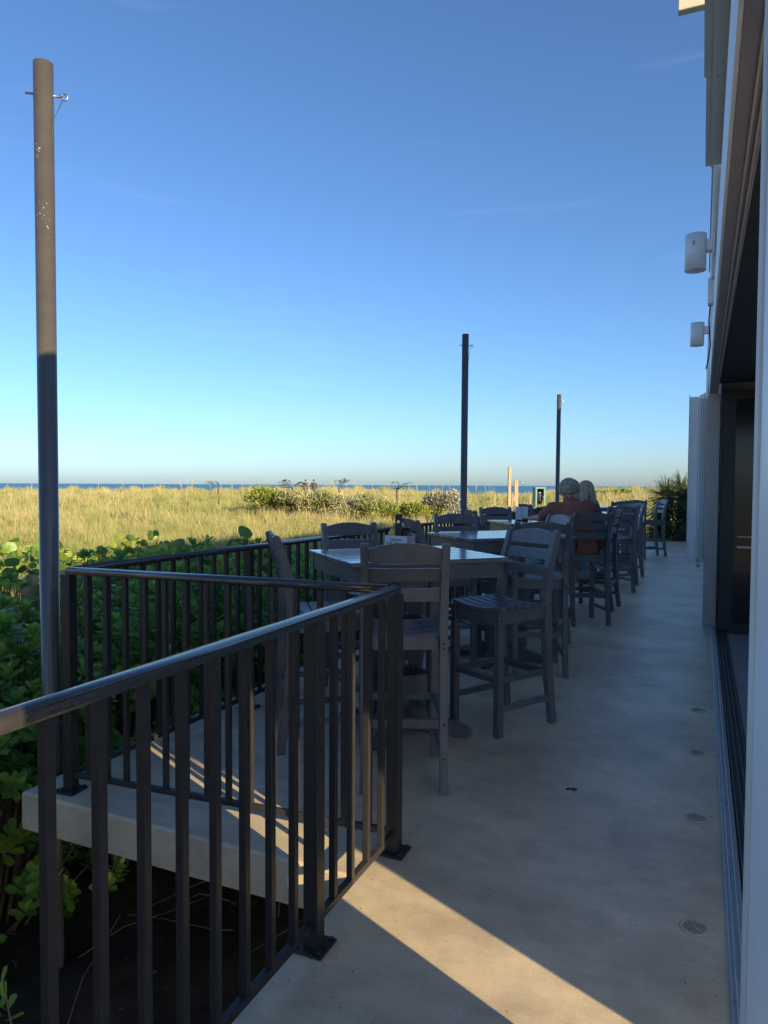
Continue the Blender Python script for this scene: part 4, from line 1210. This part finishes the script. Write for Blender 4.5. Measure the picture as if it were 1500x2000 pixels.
yl = ['spiky yucca at left edge of the clump, low and thin', 'tallest yucca in the clump with sunlit tips', 'grey green yucca in front of clump behind last chair', 'yucca at right of the clump touching the shutter edge', 'low drooping yucca at front right of the clump', 'yucca filling the back of the clump', 'yucca low behind the last chair']
for k, (x, y, h, n, L0) in enumerate([(-1.95, 21.9, .65, 46, .75), (-.95, 22.3, 1.25, 260, .70), (-1.05, 21.6, .85, 220, .62), (-.25, 22.0, 1.2, 280, .75), (-.30, 21.3, .70, 240, .62), (-.55, 23.0, 1.4, 240, .7), (-1.15, 21.35, .35, 150, .52)]):
    yucca(x, y, -.25, h + .15, n, L0, yl[k], k != 0)
for k, (x, y) in enumerate([(-.75, 21.15), (.05, 21.3)]):
    yucca(x, y, -.3, .45, 120, .62, ['squat yucca hiding the deck end near the last chair', 'squat yucca hiding the deck end beside the shutter'][k])

# ------------------------------------------------------------------ naupaka hedge beside the deck
def naupaka(x, y, rx, ry, top, n_ros, label):
    base = float(ground_z(x, y))
    e = empty('naupaka_shrub', (x, y, base)); tag(e, label, 'shrub', 'naupaka shrubs of the hedge')
    H = top - base
    u = unit(n_ros); u[:, 2] = np.abs(u[:, 2])
    low = rng.random(n_ros) < .35
    rad = 1 - .35 * rng.random(n_ros) ** 1.7
    bump = 1 + .13 * np.sin(u[:, 0] * 6 + x * 5) * np.cos(u[:, 1] * 5 + y * 3)
    c = np.stack([u[:, 0] * rx * rad * bump, u[:, 1] * ry * rad * bump, np.where(low, rng.uniform(.08, .6, n_ros) * H, H * .42 + u[:, 2] * H * .58 * rad * bump)], -1)
    hor = np.hypot(u[:, 0], u[:, 1]) + 1e-6
    c[:, 0] = np.where(low, u[:, 0] / hor * rx * (.6 + .4 * rng.random(n_ros)), c[:, 0])
    c[:, 1] = np.where(low, u[:, 1] / hor * ry * (.6 + .4 * rng.random(n_ros)), c[:, 1])
    c[:, 0] = np.minimum(c[:, 0], -3.02 - x + .02 * rng.random(n_ros))      # keep clear of the slab edge
    ax = u * .8 + np.array([0, 0, .75]) + rng.normal(0, .22, (n_ros, 3)); ax /= np.linalg.norm(ax, axis=1, keepdims=True)
    nl = 11
    A = np.repeat(ax, nl, 0); C = np.repeat(c, nl, 0)
    _, Sd, N = frames(A)
    ph = np.tile(np.arange(nl) * 2.4, n_ros) + np.repeat(rng.uniform(0, 6.28, n_ros), nl)
    tilt = np.tile(np.linspace(.25, 1.25, nl), n_ros) + rng.normal(0, .12, n_ros * nl)
    outd = Sd * np.cos(ph)[:, None] + N * np.sin(ph)[:, None]
    D = A * np.cos(tilt)[:, None] + outd * np.sin(tilt)[:, None]
    ln = np.tile(np.linspace(.06, .105, nl), n_ros) * rng.uniform(.8, 1.2, n_ros * nl)
    P = C + A * np.tile(np.linspace(.03, -.01, nl), n_ros)[:, None]
    var = np.repeat(.35 + .25 * rng.normal(0, 1, n_ros), nl) + rng.normal(0, .15, n_ros * nl) + np.tile(np.linspace(.25, -.15, nl), n_ros)
    link('leaves', leaf_cloud('leaves', P, D, ln, ln * .95, var, M['naupaka'], A, None, bend=.12), e)
    mb = MB()
    for k in range(0, n_ros, 5):
        p = Vector(c[k]); q = Vector((p.x * .25, p.y * .25, .0)); m_ = (p + q) / 2 + Vector((random.uniform(-.08, .08), random.uniform(-.08, .08), -.05))
        mb.tube([q, m_, p], [.012, .008, .005], 4, False)
    mb.obj('stems', M['twig'], e)
NL = 'glossy green naupaka shrub pressed against the outer deck railing'
for (x, y, rx, ry, top, n) in [(-3.9, 1.75, .8, .7, .62, 420), (-3.75, 2.75, .72, .7, .78, 460), (-3.65, 3.7, .65, .65, .84, 430), (-3.60, 4.6, .62, .65, .92, 400), (-3.60, 5.5, .62, .65, .90, 380), (-3.6, 6.4, .6, .6, .74, 300),
                               (-3.6, 7.4, .6, .65, .52, 260), (-3.6, 8.5, .6, .7, .34, 240), (-3.6, 9.8, .6, .75, .2, 220), (-3.6, 11.2, .6, .8, .12, 220), (-3.6, 12.8, .6, .85, .1, 220), (-3.6, 14.5, .6, .9, .1, 220),
                               (-4.9, 2.2, .75, .7, .60, 300), (-4.8, 3.4, .75, .7, .72, 320), (-4.7, 4.7, .72, .7, .88, 320), (-4.7, 6.0, .72, .7, .86, 300), (-4.7, 7.3, .7, .75, .68, 240), (-5.9, 7.0, .8, .8, .50, 260), (-5.8, 5.8, .75, .75, .52, 260), (-5.2, 8.7, .8, .8, .40, 240)]:
    naupaka(x, y, rx, ry, top, n, NL if x > -4.2 else 'naupaka shrub in the back row of the hedge, away from railing')

# ------------------------------------------------------------------ sea grapes: large round leaves, each its own piece
def grape_leaf_mesh(m, fold, seed):
    r_ = random.Random(seed); mb = MB(); bm = mb.bm
    n = 16; c = bm.verts.new((0, .10, 0)); rim = []; mid = []
    for k in range(n):
        a = -math.pi / 2 + 2 * math.pi * (k + .5) / n
        rr = .105 * (1 + r_.uniform(-.04, .04)) * (1 - .28 * max(0, math.cos(a + math.pi / 2)) ** 10)
        X, Y = rr * math.cos(a) * 1.06, .10 + rr * math.sin(a)
        rim.append(bm.verts.new((X, Y, fold * abs(X) - .10 * (Y - .1) ** 2 * 4 + r_.uniform(-.004, .004))))
        mid.append(bm.verts.new((X * .55, .10 + (Y - .10) * .55, fold * abs(X) * .45)))
    for k in range(n):
        j = (k + 1) % n
        f = bm.faces.new((c, mid[k], mid[j])); f.smooth = True
        f = bm.faces.new((mid[k], rim[k], rim[j], mid[j])); f.smooth = True
    return mb.mesh('leaf', m)
GL = [grape_leaf_mesh(M['grape'], f, s) for f, s in ((.22, 1), (.38, 2), (.1, 3))] + [grape_leaf_mesh(M['grapey'], .25, 4), grape_leaf_mesh(M['graped'], .6, 5)]
def sea_grape(x, y, rx, ry, top, n, label, yellow=.15, tall=()):
    base = float(ground_z(x, y))
    e = empty('sea_grape', (x, y, base)); tag(e, label, 'sea grape', 'sea grapes beyond the hedge')
    H = top - base
    stems = MB()
    pts = []
    for k in range(n):
        a = random.uniform(0, 6.28); q = math.sqrt(random.random())
        z = H * (1 - .45 * q ** 2) * random.uniform(.72, 1.0)
        pts.append((math.cos(a) * q * rx, math.sin(a) * q * ry, z))
    pts += list(tall)
    for k, p in enumerate(pts):
        me = GL[3] if random.random() < yellow else GL[4] if random.random() < .05 else GL[random.randrange(3)]
        # leaves look outwards and up, blade near upright
        az_ = random.gauss(math.atan2(-y, -x), 1.3) - math.pi / 2
        tiltx = random.uniform(-.3, 1.35)
        link('leaf', me, e, None, p, (R(90) - tiltx, random.uniform(-.6, .6), az_), (random.uniform(.38, .8),) * 3)
        if k % 4 == 0:
            stems.tube([(p[0] * .3, p[1] * .3, 0), (p[0] * .8, p[1] * .8, p[2] * .55), p], [.016, .011, .006], 5, False)
    stems.obj('stems', M['twig'], e)
sea_grape(-5.7, 4.3, 1.0, .9, .70, 170, 'sea grape with dark round leaves left of the corner, in shade', .05)
sea_grape(-6.9, 5.4, 1.2, 1.0, .62, 170, 'sea grape in half shade behind the left pole', .12)
sea_grape(-8.8, 7.1, 1.6, 1.4, .64, 260, 'sunlit yellow green sea grape left of the pole', .5)
sea_grape(-8.2, 8.9, 1.6, 1.4, .66, 240, 'sunlit sea grape right of the left pole', .45)
sea_grape(-6.8, 7.9, 1.1, 1.0, .62, 140, 'shaded sea grape behind the corner of the railing', .1)
sea_grape(-10.9, 8.2, 1.5, 1.4, .42, 170, 'sea grape sprawling at far left edge of the grass', .4)
sea_grape(-6.4, 9.9, 1.0, 1.0, .50, 110, 'low sea grape where the hedge meets the grass', .1)
sea_grape(-3.85, 5.35, .25, .25, .95, 7, 'tall sea grape sprig rising above railing beside side-on chair', .0, [(0, .05, 2.10), (.10, -.05, 2.14), (-.1, .0, 2.05), (.05, .1, 1.98), (-.05, -.1, 1.96)])

# ------------------------------------------------------------------ leaf litter, dead twigs and sprigs under the slab
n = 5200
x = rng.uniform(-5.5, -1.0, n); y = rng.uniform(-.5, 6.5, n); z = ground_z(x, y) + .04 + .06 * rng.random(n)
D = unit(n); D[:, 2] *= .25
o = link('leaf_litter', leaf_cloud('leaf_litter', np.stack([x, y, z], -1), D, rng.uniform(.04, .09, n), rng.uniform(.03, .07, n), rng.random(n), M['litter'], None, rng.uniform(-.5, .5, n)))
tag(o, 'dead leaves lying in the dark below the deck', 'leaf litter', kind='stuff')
mb = MB()
for k in range(34):
    p = Vector((random.uniform(-4.2, -1.5), random.uniform(.8, 4.5), -1.08)); d = Vector((random.gauss(0, 1), random.gauss(0, 1), random.uniform(0.0, .9))).normalized()
    L_ = random.uniform(.3, 1.0); q = p + d * L_ * .5 + Vector((random.uniform(-.06, .06),) * 3); w = p + d * L_ + Vector((random.uniform(-.1, .1), random.uniform(-.1, .1), random.uniform(-.05, .1)))
    if w.z > -.25 and w.x > -3.0: w.z = -.3
    q += Vector((random.uniform(-.12, .12), random.uniform(-.12, .12), random.uniform(-.02, .1)))
    mb.tube([p, p.lerp(q, .5) + Vector((random.uniform(-.05, .05), random.uniform(-.05, .05), .02)), q, q.lerp(w, .5) + Vector((random.uniform(-.05, .05), random.uniform(-.05, .05), .0)), w], [.006, .005, .004, .003, .002], 4, False)
o = mb.obj('dead_twigs', M['twig']); tag(o, 'tangle of bare twigs in the dark below the deck', 'twigs', kind='stuff')
for k, (x, y, z) in enumerate([(-1.95, 1.55, -.62), (-2.25, 1.45, -.75), (-2.5, 1.9, -.5), (-1.9, 1.15, -.8), (-2.75, 1.6, -.55), (-2.4, 1.1, -.85), (-1.7, 1.4, -.85)]):
    e = empty('seedling', (x, y, -1.12)); tag(e, 'small green sprig growing in shade below the near railing', 'sprig', 'sprigs below the near railing')
    MB().tube([(0, 0, 0), (.03, .02, (z + 1.12) * .6), (0, 0, z + 1.12)], [.006, .005, .004], 5, False).obj('stalk', M['stem'], e)
    q = 22
    u = unit(q); u[:, 2] = np.abs(u[:, 2]) * .8
    hh = np.linspace(.35, 1, q) * (z + 1.12)
    link('leaves', leaf_cloud('leaves', np.stack([rng.normal(0, .03, q), rng.normal(0, .03, q), hh], -1), u, .075 * rng.uniform(.6, 1.2, q), .06, rng.random(q), M['naupaka']), e)

# grit, leaf crumbs and sand specks on the deck floor
n = 420
x = np.where(rng.random(n) < .5, rng.uniform(-1.05, .08, n), np.where(rng.random(n) < .6, rng.normal(-1.05, .05, n), rng.normal(.06, .03, n)))
x = np.clip(x, -1.1, .09); y = 1.7 + 8 * rng.random(n) ** 1.4
D = unit(n); D[:, 2] *= .08
gl = rng.uniform(.003, .011, n)
o = link('deck_grit', leaf_cloud('deck_grit', np.stack([x, y, np.full(n, .0025)], -1), D, gl, gl * .8, rng.random(n), M['litter'], None, rng.uniform(-.3, .3, n), OVAL_T, OVAL_F))
tag(o, 'specks of grit and leaf crumbs scattered over the deck', 'grit', kind='stuff')
